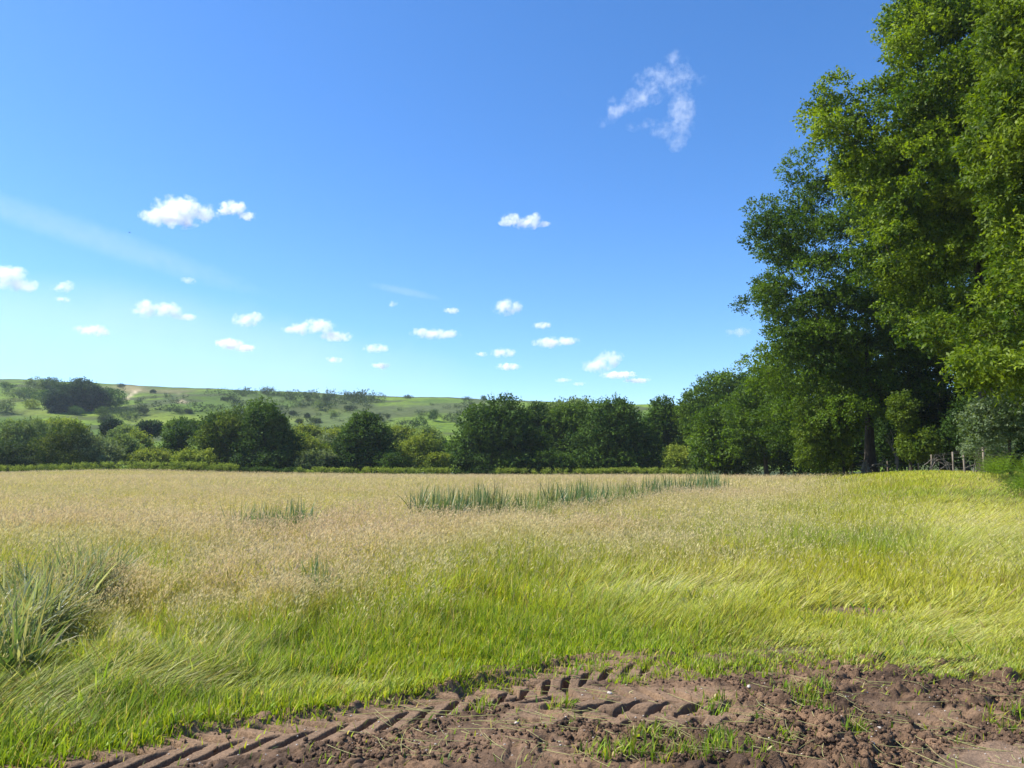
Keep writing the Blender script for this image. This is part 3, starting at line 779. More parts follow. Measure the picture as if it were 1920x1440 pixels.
def tree(name, label, cat, base, height, r0, ells, npuff, pr, nleaf, lsize, cols, seed, group=None, mat=None, lean=(0, 0), flat=.75, limbs=160, bark=None, inner=.25, twig=9, wander=.25, zmin=None, skirt=0, up=.35, aspect=.58):
    rg = np.random.default_rng(seed)
    root = empty(name, base); tag(root, label, cat, group)
    c = puffs_in(ells, npuff, pr, rg, inner, zmin, .75 / flat)
    mid = np.average(np.array([e[:3] for e in ells]), axis=0, weights=[e[3] * e[4] * e[5] for e in ells])
    A = Acc(); foliage(A, c, pr, nleaf, lsize, cols, rg, flat, twig, up, mid, aspect)
    A.build('crown', mat or M_LEAF, False, root, base)
    T = Acc(); branches(T, base, height, r0, c, rg, 7, lean, limbs, wander=wander)
    T.build('trunk', bark or M_BARK, True, root, base)
    return root

def EL(px, py, d, rx, ry, dep=None):
    """an ellipsoid of foliage seen at px, py with radii in the photograph's pixels, at true distance d"""
    p = P(px, py, d); k = d / FPX
    return (p[0], p[1], p[2], rx * k, (dep if dep is not None else rx * k * .9), ry * k)

def gp(px, d):
    x = (px - 960) / FPX * d / CP
    return (float(x), float(d), float(ground_z(x, d)))

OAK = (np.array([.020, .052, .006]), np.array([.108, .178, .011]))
OAKB = (np.array([.034, .078, .007]), np.array([.205, .275, .012]))
CHEST = (np.array([.036, .078, .008]), np.array([.18, .24, .016]))
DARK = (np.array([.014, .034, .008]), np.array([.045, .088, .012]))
HAZEL = (np.array([.045, .085, .009]), np.array([.125, .175, .014]))
GREY = (np.array([.075, .11, .045]), np.array([.22, .27, .12]))
FAR = (np.array([.028, .066, .010]), np.array([.115, .185, .020]))
FARD = (np.array([.020, .050, .010]), np.array([.085, .150, .020]))
FARL = (np.array([.10, .155, .018]), np.array([.29, .335, .045]))
PINE = (np.array([.014, .034, .017]), np.array([.055, .098, .040]))
GORSE = (np.array([.020, .038, .016]), np.array([.060, .085, .030]))
PALE = (np.array([.09, .14, .045]), np.array([.24, .31, .09]))

# --- the big trees along the right side
g_r = 'tall broadleaved trees along the right side of the field'
tree('oak_tree', 'big spreading oak whose bare dark trunk stands pale-footed behind the wire fence', 'tree', gp(1625, 60), 11, .44,
     [EL(1560, 520, 60, 135, 150), EL(1470, 440, 60, 68, 62), EL(1465, 585, 59, 62, 62), EL(1495, 690, 59, 72, 52), EL(1640, 640, 61, 120, 120), EL(1590, 380, 61, 90, 70), EL(1560, 780, 57, 60, 40), EL(1530, 610, 58, 70, 60), EL(1700, 560, 61, 70, 110), EL(1680, 720, 60, 60, 50), EL(1610, 720, 59, 60, 40), EL(1665, 765, 58, 44, 34), EL(1530, 325, 60, 42, 40), EL(1595, 285, 60, 46, 36)],
     300, 1.3, 175000, .19, OAK, 21, g_r, limbs=260, flat=.46, inner=.15)
tree('oak_tree', 'very tall bright-leaved tree towering out of the top of the picture', 'tree', gp(1850, 44), 15, .55,
     [EL(1800, 130, 42, 130, 150), EL(1745, 330, 42, 110, 110), EL(1860, 330, 41, 120, 150), EL(1745, 30, 43, 70, 70), EL(1860, -60, 42, 150, 120), EL(1640, 250, 43, 100, 45), EL(1590, 180, 44, 50, 38), EL(1560, 215, 44, 36, 16), EL(1720, 150, 42, 60, 60), EL(1830, 500, 42, 100, 70), EL(1700, 470, 43, 80, 60), EL(1770, 600, 43, 70, 50), EL(1850, 640, 43, 70, 50), EL(1900, 150, 41, 120, 200), EL(1725, 600, 44, 60, 60), EL(1640, 330, 45, 60, 50)],
     400, 1.08, 210000, .20, OAKB, 22, g_r, limbs=300, flat=.46, inner=.15)
tree('chestnut_tree', 'large-leaved tree overhanging the fence at the right edge', 'tree', gp(2030, 29), 10, .4,
     [EL(1960, 560, 29, 90, 70), EL(1890, 690, 28, 76, 30), EL(1985, 420, 30, 90, 100), EL(1990, 250, 30, 140, 150), EL(1815, 620, 31, 56, 22), EL(1920, 480, 31, 40, 40), EL(1990, 60, 30, 120, 130)],
     230, .75, 100000, .21, CHEST, 23, g_r, limbs=170, aspect=.42)
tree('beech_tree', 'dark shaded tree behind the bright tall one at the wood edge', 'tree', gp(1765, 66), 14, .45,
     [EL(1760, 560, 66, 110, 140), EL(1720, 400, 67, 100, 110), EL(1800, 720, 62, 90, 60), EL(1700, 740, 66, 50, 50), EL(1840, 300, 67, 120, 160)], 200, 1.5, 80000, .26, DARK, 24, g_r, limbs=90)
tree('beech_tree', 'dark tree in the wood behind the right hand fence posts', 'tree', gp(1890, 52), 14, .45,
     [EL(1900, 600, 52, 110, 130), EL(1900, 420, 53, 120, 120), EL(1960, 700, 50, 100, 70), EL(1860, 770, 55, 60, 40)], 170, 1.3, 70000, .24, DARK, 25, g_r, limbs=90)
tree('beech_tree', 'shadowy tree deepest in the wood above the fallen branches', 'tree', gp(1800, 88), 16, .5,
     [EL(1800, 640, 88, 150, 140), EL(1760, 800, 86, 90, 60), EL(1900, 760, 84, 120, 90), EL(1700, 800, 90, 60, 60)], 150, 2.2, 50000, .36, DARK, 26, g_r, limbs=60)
tree('ash_tree', 'dark ivy-wrapped tree just left of the pale-footed oak', 'tree', gp(1545, 74), 9, .4,
     [EL(1540, 700, 74, 90, 80), EL(1500, 790, 72, 62, 56), EL(1555, 820, 72, 34, 50), EL(1590, 740, 74, 70, 80)], 170, 1.2, 75000, .22, OAK, 27, g_r, limbs=80)
tree('hazel_bush', 'bright yellow-green hazel leaning out below the big oak', 'bush', gp(1575, 57), 3.2, .12,
     [EL(1535, 805, 57, 34, 46), EL(1568, 775, 57, 30, 40), EL(1560, 840, 57, 26, 30), EL(1530, 850, 57, 24, 24)], 80, .65, 30000, .16, HAZEL, 28, limbs=50, wander=.1)
tree('hazel_bush', 'yellow-green ivy-clad bush right of the pale-footed trunk', 'bush', gp(1700, 52), 3.2, .1,
     [EL(1700, 810, 52, 9, 40), EL(1718, 845, 52, 20, 14), EL(1690, 770, 52, 12, 30), EL(1735, 830, 51, 10, 20)], 46, .42, 16000, .15, HAZEL, 29, limbs=40, wander=.1)
tree('holly_bush', 'glossy pale-leaved bush behind the tallest fence post', 'bush', gp(1885, 31), 2.6, .08,
     [EL(1880, 790, 31, 54, 34), EL(1915, 770, 31, 40, 46), EL(1850, 815, 31, 28, 22), EL(1856, 842, 37, 34, 24)], 110, .38, 26000, .10, (np.array([.06, .10, .04]), np.array([.17, .22, .12])), 30, limbs=40, wander=.1)
tree('ivy_stump', 'short ivy-covered stump between the hazel and the dark trunk', 'stump', gp(1577, 64), 2.0, .25,
     [EL(1577, 862, 64, 12, 20)], 26, .34, 6000, .13, HAZEL, 31, limbs=12, wander=.05)
tree('small_tree', 'rounded green field maple low at the wood corner left of the oaks', 'tree', gp(1357, 98), 5.5, .3,
     [EL(1357, 828, 98, 46, 52), EL(1340, 855, 97, 34, 26), EL(1385, 845, 98, 36, 36)], 120, 1.1, 34000, .30, OAK, 32, g_r, limbs=40)
tree('small_tree', 'mid green tree between the rounded maple and the tall oaks', 'tree', gp(1432, 92), 6.5, .3,
     [EL(1435, 790, 92, 56, 60), EL(1470, 820, 90, 40, 40), EL(1400, 820, 92, 26, 40), EL(1450, 730, 92, 34, 36)], 140, 1.2, 42000, .28, OAK, 33, g_r, limbs=40)
tree('oak_tree', 'domed oak rising above the wood corner behind the maples', 'tree', gp(1375, 122), 9, .5,
     [EL(1365, 765, 122, 62, 54), EL(1385, 738, 122, 34, 32), EL(1330, 790, 120, 44, 50), EL(1425, 770, 122, 50, 50)], 150, 1.7, 42000, .40, FAR, 34, g_r, M_FARLEAF, limbs=40)
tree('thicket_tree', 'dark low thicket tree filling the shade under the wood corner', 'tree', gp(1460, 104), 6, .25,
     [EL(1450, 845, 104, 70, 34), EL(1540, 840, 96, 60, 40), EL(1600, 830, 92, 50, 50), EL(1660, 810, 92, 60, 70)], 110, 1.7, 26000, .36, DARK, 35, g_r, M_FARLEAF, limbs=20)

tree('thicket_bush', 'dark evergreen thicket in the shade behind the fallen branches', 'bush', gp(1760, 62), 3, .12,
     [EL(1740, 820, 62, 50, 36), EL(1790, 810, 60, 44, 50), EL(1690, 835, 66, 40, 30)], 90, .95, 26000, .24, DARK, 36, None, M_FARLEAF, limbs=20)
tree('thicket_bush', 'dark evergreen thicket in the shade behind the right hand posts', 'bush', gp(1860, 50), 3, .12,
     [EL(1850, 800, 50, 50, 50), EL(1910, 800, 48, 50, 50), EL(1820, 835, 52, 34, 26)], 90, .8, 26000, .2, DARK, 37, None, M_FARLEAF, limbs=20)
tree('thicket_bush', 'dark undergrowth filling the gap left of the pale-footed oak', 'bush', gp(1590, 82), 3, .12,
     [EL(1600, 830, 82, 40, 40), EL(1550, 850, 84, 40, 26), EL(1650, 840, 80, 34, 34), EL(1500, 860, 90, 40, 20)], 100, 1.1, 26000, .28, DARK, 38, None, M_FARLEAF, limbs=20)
# --- the row behind the far hedge
g_c = 'oaks standing behind the far hedge'
def far_tree(label, px, d, ells, seed, cols=FAR, n=20000, group=g_c, name='oak_tree', cat='tree', pr=1.75, np_=58, ls=.40, r0=.4, h=6):
    if d <= 136:
        lo_ = min(e[0] - e[3] for e in ells); hi_ = max(e[0] + e[3] for e in ells); m_ = (lo_ + hi_) / 2; w_ = (hi_ - lo_) / 2
        ells = list(ells) + [(m_ - w_ * .4, 866, -1.5, w_ * .5 + 6, 26), (m_ + w_ * .4, 866, -1.5, w_ * .5 + 6, 26)]
        n, np_ = int(n * 1.2), int(np_ * 1.25)
    return tree(name, label, cat, gp(px, d), h, r0, [EL(a, b + 3, d + dd, max(rx - 14 * 130 / d, rx * .5), max(ry - 16 * 130 / d, ry * .45)) for a, b, dd, rx, ry in ells], np_, pr, n, ls, cols, seed, group, M_FARLEAF, limbs=24, inner=.35)
far_tree('broad yellow-topped oak, left half of the pair left of the lone round oak', 415, 127, [(425, 815, 0, 48, 46), (400, 840, -1, 36, 36), (440, 792, 0, 30, 22), (470, 845, 0, 40, 32)], 41, (FAR[0] * 1.3, np.array([.125, .165, .02])), 24000)
far_tree('dark tall oak, right half of the pair left of the lone round oak', 498, 124, [(500, 805, 0, 40, 46), (490, 775, 0, 26, 18), (525, 835, 0, 34, 40), (478, 845, 0, 36, 34)], 42, FARD, 24000)
far_tree('lone round oak standing apart in the middle of the far hedge', 680, 124, [(680, 825, 0, 44, 44), (683, 795, 0, 26, 20), (652, 845, 0, 22, 28), (710, 845, 0, 24, 30)], 43, FARD, 24000)
far_tree('largest wide oak at the left end of the central tree row', 930, 122, [(925, 810, 0, 64, 60), (945, 765, 0, 34, 22), (870, 840, 0, 36, 38), (985, 835, 0, 40, 44), (895, 790, 0, 34, 28), (930, 855, 0, 60, 24)], 44, FARD, 34000, np_=130)
far_tree('narrow dark tree tucked behind the largest wide oak', 1003, 130, [(1002, 800, 0, 28, 46), (1008, 845, 0, 26, 34)], 45, FARD, 15000, np_=60)
far_tree('lighter green tree in the gap between the two largest oaks', 1060, 128, [(1065, 800, 0, 36, 44), (1050, 845, 0, 34, 34), (1085, 775, 0, 26, 22)], 46, FAR, 20000)
far_tree('pale grey-topped tree peeping over behind the gap in the row', 1050, 150, [(1050, 785, 0, 48, 34), (1080, 765, 0, 36, 18), (1035, 770, 0, 22, 18)], 47, PALE, 14000)
far_tree('second largest oak, round and dark, in the central tree row', 1145, 123, [(1150, 810, 0, 60, 54), (1150, 775, 0, 44, 24), (1110, 840, 0, 44, 38), (1195, 835, 0, 38, 42), (1150, 855, 0, 66, 24)], 48, FARD, 34000, np_=130)
far_tree('ragged-topped bright tree right of the second largest oak', 1240, 130, [(1240, 800, 0, 32, 40), (1250, 768, 0, 26, 18), (1235, 840, 0, 34, 34)], 49, (FAR[0], np.array([.08, .145, .02])), 18000)
far_tree('slim tree at the right end of the central tree row', 1290, 128, [(1290, 800, 0, 24, 40), (1300, 770, 0, 18, 20), (1295, 840, 0, 28, 34)], 50, FAR, 14000, np_=60)
far_tree('low light green willow bush under the right end of the row', 1285, 119, [(1285, 860, 0, 30, 20), (1262, 850, 0, 18, 20)], 51, FARL, 9000, None, 'willow_bush', 'bush', .9, 40, .3, .12, 2)
far_tree('small dark thorn bush hugging the right foot of the lone round oak', 737, 121, [(735, 862, 0, 16, 14)], 52, FARD, 4000, None, 'thorn_bush', 'bush', .6, 20, .28, .1, 1.2)
far_tree('round green bush at the left foot of the largest wide oak', 822, 119, [(822, 867, 0, 15, 11)], 53, (FAR[0], FARL[1]), 4000, None, 'thorn_bush', 'bush', .6, 20, .28, .1, 1)
far_tree('dark green undergrowth bush between the two largest oaks at hedge level', 1035, 119, [(1035, 862, 0, 40, 16)], 54, FARD, 7000, None, 'thorn_bush', 'bush', .8, 40, .3, .1, 1)

# --- scrub between the meadow and the hill
g_s = 'scrub bushes and small trees between meadow and hill'
SCRUB = [
    (118, 128, 140, [(115, 825, 0, 46, 38), (135, 805, 0, 30, 22), (95, 845, 0, 34, 30)], (FAR[0], np.array([.12, .15, .02])), 'tall yellow-crowned tree in the left scrub below the pines'),
    (180, 130, 0, [(180, 848, 0, 46, 28), (165, 828, 0, 36, 26)], GREY, 'wide grey-green willow right of the tall yellow-crowned tree'),
    (28, 126, 0, [(28, 848, 0, 40, 26), (10, 860, 0, 30, 18)], (FARD[0], np.array([.07, .10, .03])), 'low dark rounded bush in the bottom left corner of the scrub'),
    (30, 150, 0, [(25, 815, 0, 40, 34), (50, 800, 0, 30, 26)], PALE, 'pale willow tree at the left picture edge above the dark bush'),
    (70, 170, 0, [(72, 820, 0, 42, 24), (60, 800, 0, 26, 18)], (FAR[0] * 1.4, GREY[1]), 'soft grey-green tree beside the pale willow at the left edge'),
    (232, 140, 0, [(240, 845, 0, 30, 26), (225, 830, 0, 24, 22)], PALE, 'pale feathery willow between the grey willow and the birch'),
    (260, 150, 0, [(262, 845, 0, 30, 30), (255, 825, 0, 24, 20)], FARL, 'yellow-green bush behind the pale feathery willow'),
    (285, 128, 0, [(285, 855, 0, 34, 18)], (FARD[0], FARL[1]), 'low mid green bush along the hedge left of the yellow-topped oak'),
    (330, 134, 0, [(332, 825, 0, 30, 30), (345, 808, 0, 24, 18), (318, 845, 0, 20, 22)], FARD, 'dark green thorn tree just left of the yellow-topped oak'),
    (365, 122, 0, [(362, 858, 0, 36, 18)], FARL, 'light bramble mound in front of the yellow-topped oak'),
    (280, 185, 0, [(282, 800, 0, 18, 10)], PINE, 'small round blackish bush on the grass above the scrub'),
    (215, 190, 0, [(214, 797, 0, 9, 8)], PINE, 'tiny blackish bush left of the small round one'),
    (230, 170, 0, [(235, 815, 0, 26, 18)], PALE, 'light grey-green tree just below the tiny blackish bush'),
    (575, 135, 0, [(575, 835, 0, 30, 28), (560, 855, 0, 26, 18), (600, 850, 0, 30, 20)], FARL, 'light green willow right of the pair of oaks'),
    (560, 160, 0, [(575, 815, 0, 34, 20)], (FAR[0], FARL[1]), 'olive bush above the light willow right of the pair of oaks'),
    (612, 140, 0, [(615, 840, 0, 24, 30)], GREY, 'grey willow touching the left side of the lone round oak'),
    (590, 122, 0, [(595, 862, 0, 30, 13)], (FARD[0], GREY[1]), 'low dark bramble at the hedge between oak pair and lone oak'),
    (770, 128, 0, [(770, 845, 0, 34, 28), (790, 830, 0, 30, 24), (755, 860, 0, 22, 14)], FARL, 'bright willow scrub right of the lone round oak'),
    (815, 140, 0, [(815, 838, 0, 28, 32), (800, 815, 0, 26, 18)], PALE, 'pale willow just left of the largest wide oak'),
    (755, 165, 0, [(750, 815, 0, 32, 16)], (FAR[0] * 1.3, FARL[1]), 'olive scrub bush behind the bright willow scrub'),
    (640, 160, 0, [(650, 815, 0, 40, 18)], FARL, 'yellowish scrub hidden mostly behind the lone round oak'),
    (110, 200, 0, [(110, 800, 0, 40, 14)], FARL, 'yellow-green scrub just under the dark pine clump'),
    (330, 175, 0, [(345, 800, 0, 34, 14)], FAR, 'green bush top showing left of the yellow-topped oak'),
    (430, 165, 0, [(430, 800, 0, 40, 26)], FAR, 'tree mostly hidden behind the yellow-topped oak'),
]
for k, (px, d, _, ells, cols, lab) in enumerate(SCRUB):
    ells = [(a, b + 2, c_, rx * 1.06, ry * 1.0) for a, b, c_, rx, ry in ells]
    far_tree(lab, px, d, ells, 100 + k, cols, 9000, g_s, 'scrub_tree' if ells[0][4] > 24 else 'scrub_bush', 'tree' if ells[0][4] > 24 else 'bush', 1.15 * d / 130, 55, .33 * d / 130, .15, 2.5)

# ------------------------------------------------------------------ hedge rows
def hedge(label, pts, hgt, thick, cols, seed):
    rg = np.random.default_rng(seed)
    g = []; 
    for (px, d) in pts: g.append(gp(px, d))
    g = np.array(g); seg = np.linalg.norm(np.diff(g, axis=0), axis=1); s = np.concatenate([[0], np.cumsum(seg)])
    n = int(s[-1] / .3); t = rg.uniform(0, s[-1], n * 2)
    c = np.stack([np.interp(t, s, g[:, k]) for k in range(3)], -1)
    c[:, 1] += rg.uniform(-thick, thick, len(c)); hh = hgt * (.9 + .2 * fbm(t * .35, t * 0 + seed, 3, 3))
    c[:, 2] = ground_z(c[:, 0], c[:, 1]) + hh * np.where(rg.random(len(c)) < .4, .9, rg.uniform(.15, .9, len(c)))
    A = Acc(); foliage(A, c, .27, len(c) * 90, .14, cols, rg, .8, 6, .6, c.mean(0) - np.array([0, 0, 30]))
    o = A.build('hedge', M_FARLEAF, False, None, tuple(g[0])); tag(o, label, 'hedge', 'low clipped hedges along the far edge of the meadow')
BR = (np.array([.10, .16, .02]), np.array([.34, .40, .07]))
hedge('low bright bracken hedge with a bend along the far left field edge', [(-160, 114.7), (60, 114.7), (140, 115.2), (230, 115.7), (330, 115.7), (450, 115.7)], 1.35, .7, BR, 61)
hedge('low hedge running from the oak pair past the lone round oak', [(560, 115.7), (700, 115.7), (800, 115.7), (862, 115.7)], 1.05, .6, BR, 62)
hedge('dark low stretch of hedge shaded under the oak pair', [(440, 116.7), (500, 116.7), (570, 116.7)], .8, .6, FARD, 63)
hedge('low hedge below the second largest oak on the right of the field edge', [(930, 115.2), (1050, 115.2), (1200, 114.7), (1325, 113.7)], 1.1, .6, BR, 64)
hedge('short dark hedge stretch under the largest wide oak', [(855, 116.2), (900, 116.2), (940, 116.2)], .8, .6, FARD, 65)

# ------------------------------------------------------------------ hill
hx = np.linspace(-1.15, 1.05, 420)                     # slope x / y
hd = np.concatenate([np.linspace(HILL_D0 - 5, HILL_D1 + 40, 300), np.linspace(HILL_D1 + 50, 1500, 30)])
A_, D_ = np.meshgrid(hx, hd, indexing='ij'); X = A_ * D_; Y = D_
Zh = hill_z(X, Y)
pxh, pyh = proj(X, Y, Zh)
c1, c2, c3, c4 = np.array([.115, .165, .028]), np.array([.20, .26, .030]), np.array([.085, .085, .045]), np.array([.25, .215, .10])
n1 = fbm(X * .022, Y * .014, 1, 5)[..., None]; n2 = fbm(X * .05 + 9, Y * .03, 4, 4)[..., None]; n3 = fbm(X * .2, Y * .16, 7, 3)[..., None]
ch = c1 + (c2 - c1) * sstep(.40, .62, n1)
ch = ch + (c3 - ch) * .85 * sstep(.46, .62, n2)
ch = ch + (np.array([.07, .10, .03]) - ch) * .55 * sstep(.55, .75, n3)
ch = ch * (.8 + .4 * n3)
ch = ch * np.array([.70, .82, .58])
def pt(px, py, rx, ry): return gauss(pxh, pyh, px, py, rx, ry)[..., None] * (D_ > 250)[..., None]
ch = ch + (np.array([.21, .27, .03]) - ch) * np.clip(.8 * pt(330, 790, 80, 12) + .8 * pt(560, 788, 24, 6) + .6 * pt(620, 770, 30, 4) + .6 * pt(120, 775, 70, 6) + .5 * pt(60, 760, 50, 14), 0, 1)
ch = ch + (c4 - ch) * np.clip(.9 * pt(245, 730, 22, 6) + .5 * pt(310, 733, 60, 4) + .5 * pt(230, 725, 40, 3), 0, 1)
ch = ch + (np.array([.10, .125, .05]) - ch) * np.clip(.7 * pt(640, 790, 120, 20) + .6 * pt(480, 750, 60, 8) + .7 * pt(820, 765, 120, 9), 0, 1)
def scar(x0, y0, x1, y1, wv):
    t = np.clip(((pxh - x0) * (x1 - x0) + (pyh - y0) * (y1 - y0)) / ((x1 - x0) ** 2 + (y1 - y0) ** 2), 0, 1)
    d = np.hypot(pxh - x0 - t * (x1 - x0), (pyh - y0 - t * (y1 - y0)) * 1.0)
    return (np.exp(-(d / wv) ** 2) * (.45 + .9 * n3[..., 0]))[..., None] * (D_ > 250)[..., None]
ch = ch + (np.array([.50, .40, .27]) - ch) * np.clip(scar(235, 749, 258, 731, 2.6) + .7 * scar(337, 738, 340, 752, 2) + .7 * scar(347, 740, 345, 752, 2) + .5 * scar(335, 753, 350, 755, 2.5), 0, 1)
m, nt, out = new_mat('heath_turf'); M_HILL = m
at = nt.nodes.new('ShaderNodeAttribute'); at.attribute_name = 'col'
pr = nt.nodes.new('ShaderNodeBsdfPrincipled'); pr.inputs['Roughness'].default_value = .95; pr.inputs['Specular IOR Level'].default_value = .1
g = nt.nodes.new('ShaderNodeNewGeometry'); n1_ = nt.nodes.new('ShaderNodeTexNoise'); n1_.inputs['Scale'].default_value = .35; n1_.inputs['Detail'].default_value = 6; n1_.inputs['Roughness'].default_value = .7
nt.links.new(g.outputs['Position'], n1_.inputs['Vector'])
rp = nt.nodes.new('ShaderNodeValToRGB'); rp.color_ramp.elements[0].position = .35; rp.color_ramp.elements[0].color = (.6, .62, .6, 1); rp.color_ramp.elements[1].position = .62; rp.color_ramp.elements[1].color = (1.15, 1.15, 1.1, 1)
nt.links.new(n1_.outputs['Fac'], rp.inputs[0])
mu = nt.nodes.new('ShaderNodeMix'); mu.data_type = 'RGBA'; mu.blend_type = 'MULTIPLY'; mu.inputs['Factor'].default_value = 1
nt.links.new(at.outputs['Color'], mu.inputs['A']); nt.links.new(rp.outputs[0], mu.inputs['B']); nt.links.new(mu.outputs['Result'], pr.inputs['Base Color'])
bm_ = nt.nodes.new('ShaderNodeBump'); bm_.inputs['Distance'].default_value = 1.5; bm_.inputs['Strength'].default_value = .7
nt.links.new(n1_.outputs['Fac'], bm_.inputs['Height']); nt.links.new(bm_.outputs[0], pr.inputs['Normal'])
nt.links.new(pr.outputs[0], out.inputs['Surface'])
hill = mesh_from('hill', np.stack([X, Y, Zh], -1).reshape(-1, 3), [grid_faces(len(hx), len(hd))], M_HILL, ch.reshape(-1, 3), smooth=True)
tag(hill, 'long green heath hill with sandy scars behind the field', None, None, 'structure')

# --- trees and gorse on the hill
def bush_mesh(name, ells, n, pr, ls, cols, seed, np_=14, mat=None):
    rg = np.random.default_rng(seed); A = Acc(); c = puffs_in(ells, np_, pr, rg, .4)
    foliage(A, c, pr, n, ls, cols, rg, .8, 6, .4, np.array([0, 0, -.5]))
    o = A.build(name, mat or M_FARLEAF); return o

def hill_thing(name, label, cat, px, py, w, h, cols, seed, group, n=1600):
    """px, py: foot of the thing on the hillside; w, h: its size in pixels"""
    p = on_hill(px, py); k = p.y / FPX; wm, hm = w * k, h * k
    nb = max(1, int(w / h / 1.2)); rg = np.random.default_rng(seed)
    ells = [((rg.uniform(-.5, .5) * wm * .7 if nb > 1 else 0), 0, hm * .5, wm / (2 * nb ** .6), wm / (2 * nb ** .6), hm * .5 * rg.uniform(.7, 1)) for _ in range(nb)]
    o = bush_mesh(name, ells, n, max(.45, hm * .22), max(.35, hm * .085), cols, seed, 22 * nb)
    o.location = p; tag(o, label, cat, group); return o

g_p = 'dark pines in the clump on the left hillside'
PINES = [(103, 774, 38, 40, 'leftmost low pine of the dark clump on the hill'), (126, 772, 42, 52, 'broad pine second from the left in the dark clump'), (150, 770, 46, 60, 'flat-topped tallest pine in the middle of the dark clump'),
         (172, 770, 40, 50, 'tall pine at the right of the dark clump'), (188, 768, 26, 34, 'slim outermost right pine of the dark clump')]
for k, (px, py, w_, h_, lab) in enumerate(PINES):
    p = on_hill(px, py); kk = p.y / FPX; wm, hm = w_ * kk * .78, h_ * kk * .92
    rg = np.random.default_rng(300 + k)
    root = empty('pine_tree', p); tag(root, lab, 'tree', g_p)
    ells = [(p.x, p.y, p.z + hm * .68, wm * .5, wm * .45, hm * .30), (p.x + rg.uniform(-.2, .2) * wm, p.y, p.z + hm * .35, wm * .42, wm * .4, hm * .28)]
    c = puffs_in(ells, 70, 1.6, rg, .4); A = Acc(); foliage(A, c, 1.7, 9000, .7, PINE, rg, .55, 7, .5, np.array([p.x, p.y, p.z + hm * .4]))
    A.build('crown', M_FARLEAF, False, root, p)
    T = Acc(); branches(T, tuple(p), hm * .75, .4, c, rg, 6, maxn=10, wander=.3); T.build('trunk', M_BARK, True, root, p)
g_h = 'trees and bushes on the upper left hillside'
HT = [(65, 738, 40, 26, GREY, 'grey-leaved tree on the skyline left of the pines'), (97, 740, 24, 28, FARD, 'dark tree on the skyline touching the pines on the left'), (35, 752, 44, 22, (FAR[0] * 1.3, GREY[1]), 'soft green wood edge tree at far left below the skyline'),
      (82, 758, 40, 22, FAR, 'green tree on the slope left of the pines'), (10, 775, 34, 22, (FAR[0], GREY[1]), 'grey-green bush at the left picture edge on the slope'), (45, 745, 30, 16, FAR, 'small green tree below the grey-leaved skyline tree'),
      (212, 766, 40, 32, (FAR[0] * 1.5, np.array([.08, .14, .035])), 'green leafy tree right next to the dark pines'), (143, 778, 20, 14, (FAR[0] * 1.6, np.array([.10, .17, .04])), 'rounded bright bush in front of the dark pines'),
      (58, 766, 22, 14, FARL, 'yellow-green bush on the slope left of the pines'), (225, 785, 60, 18, (FAR[0], np.array([.08, .11, .05])), 'sprawling grey-green gorse below the leafy tree by the pines'),
      (256, 778, 34, 12, GORSE, 'dark gorse mound right of the sprawling one below the pines'), (195, 793, 34, 12, GORSE, 'dark gorse low on the slope below the pines'), (190, 778, 22, 12, FAR, 'green bush between the pines and the sprawling gorse'),
      (120, 735, 26, 14, PINE, 'dark skyline bush just left of the flat-topped pine'), (5, 730, 30, 12, FARD, 'dark scrub on the skyline at the left picture edge')]
for k, (px, py, w_, h_, cols, lab) in enumerate(HT):
    hill_thing('hillside_tree' if h_ > 18 else 'hillside_bush', lab, 'tree' if h_ > 18 else 'bush', px, py, w_, h_, cols, 330 + k, g_h, 2600)
HG = [(400, 746, 74, 16, 'large dark gorse patch on the skyline left of centre'), (226, 727, 14, 7, 'small dark bush alone on the skyline above the sandy scar'), (287, 737, 7, 5, 'tiny dark bush on the grass right of the sandy scar'),
      (325, 775, 34, 8, 'long low dark gorse across the bright slope'), (353, 775, 14, 6, 'small gorse at the right end of the long low one'), (435, 755, 22, 10, 'grey gorse below the large skyline patch'), (422, 752, 14, 6, 'small dark gorse left of the grey one'),
      (765, 748, 18, 6, 'small dark skyline bush right of centre'), (876, 752, 26, 7, 'dark skyline bush left of the largest oak'), (907, 752, 7, 9, 'tiny skyline tree close to the largest oak'), (596, 769, 16, 16, 'single pale blue-green tree on the hillside'),
      (628, 781, 20, 8, 'dark gorse under the pale blue-green tree'), (592, 793, 18, 7, 'dark gorse on the yellow patch of hillside'), (576, 784, 9, 6, 'small gorse above the yellow patch'), (552, 778, 14, 5, 'flat gorse left of the yellow patch'), (561, 794, 8, 6, 'small gorse left on the yellow patch'),
      (660, 770, 26, 8, 'gorse patch on the mid slope above the lone oak'), (715, 790, 30, 14, 'gorse patch right above the lone oak'), (788, 806, 22, 22, 'pointed dark tree on the slope right of the lone oak'), (800, 814, 30, 10, 'dark bush beside the pointed tree on the slope'),
      (812, 790, 12, 20, 'slim tree on the slope left of the largest oak'), (835, 792, 46, 14, 'grey gorse patch left of the largest oak'), (760, 800, 44, 10, 'grey gorse patch above the bright willow scrub'), (625, 812, 26, 8, 'dark gorse low left of the lone oak'),
      (612, 755, 12, 9, 'round bush on the upper slope near the skyline')]
for k, (px, py, w_, h_, lab) in enumerate(HG):
    cols = PALE if 'pale blue' in lab else (FARD if 'tree' in lab else GORSE)
    hill_thing('hillside_tree' if 'tree' in lab and h_ > 10 else 'gorse_bush', lab, 'tree' if 'tree' in lab and h_ > 10 else 'bush', px, py, w_, h_, cols, 360 + k, g_h, 1500)
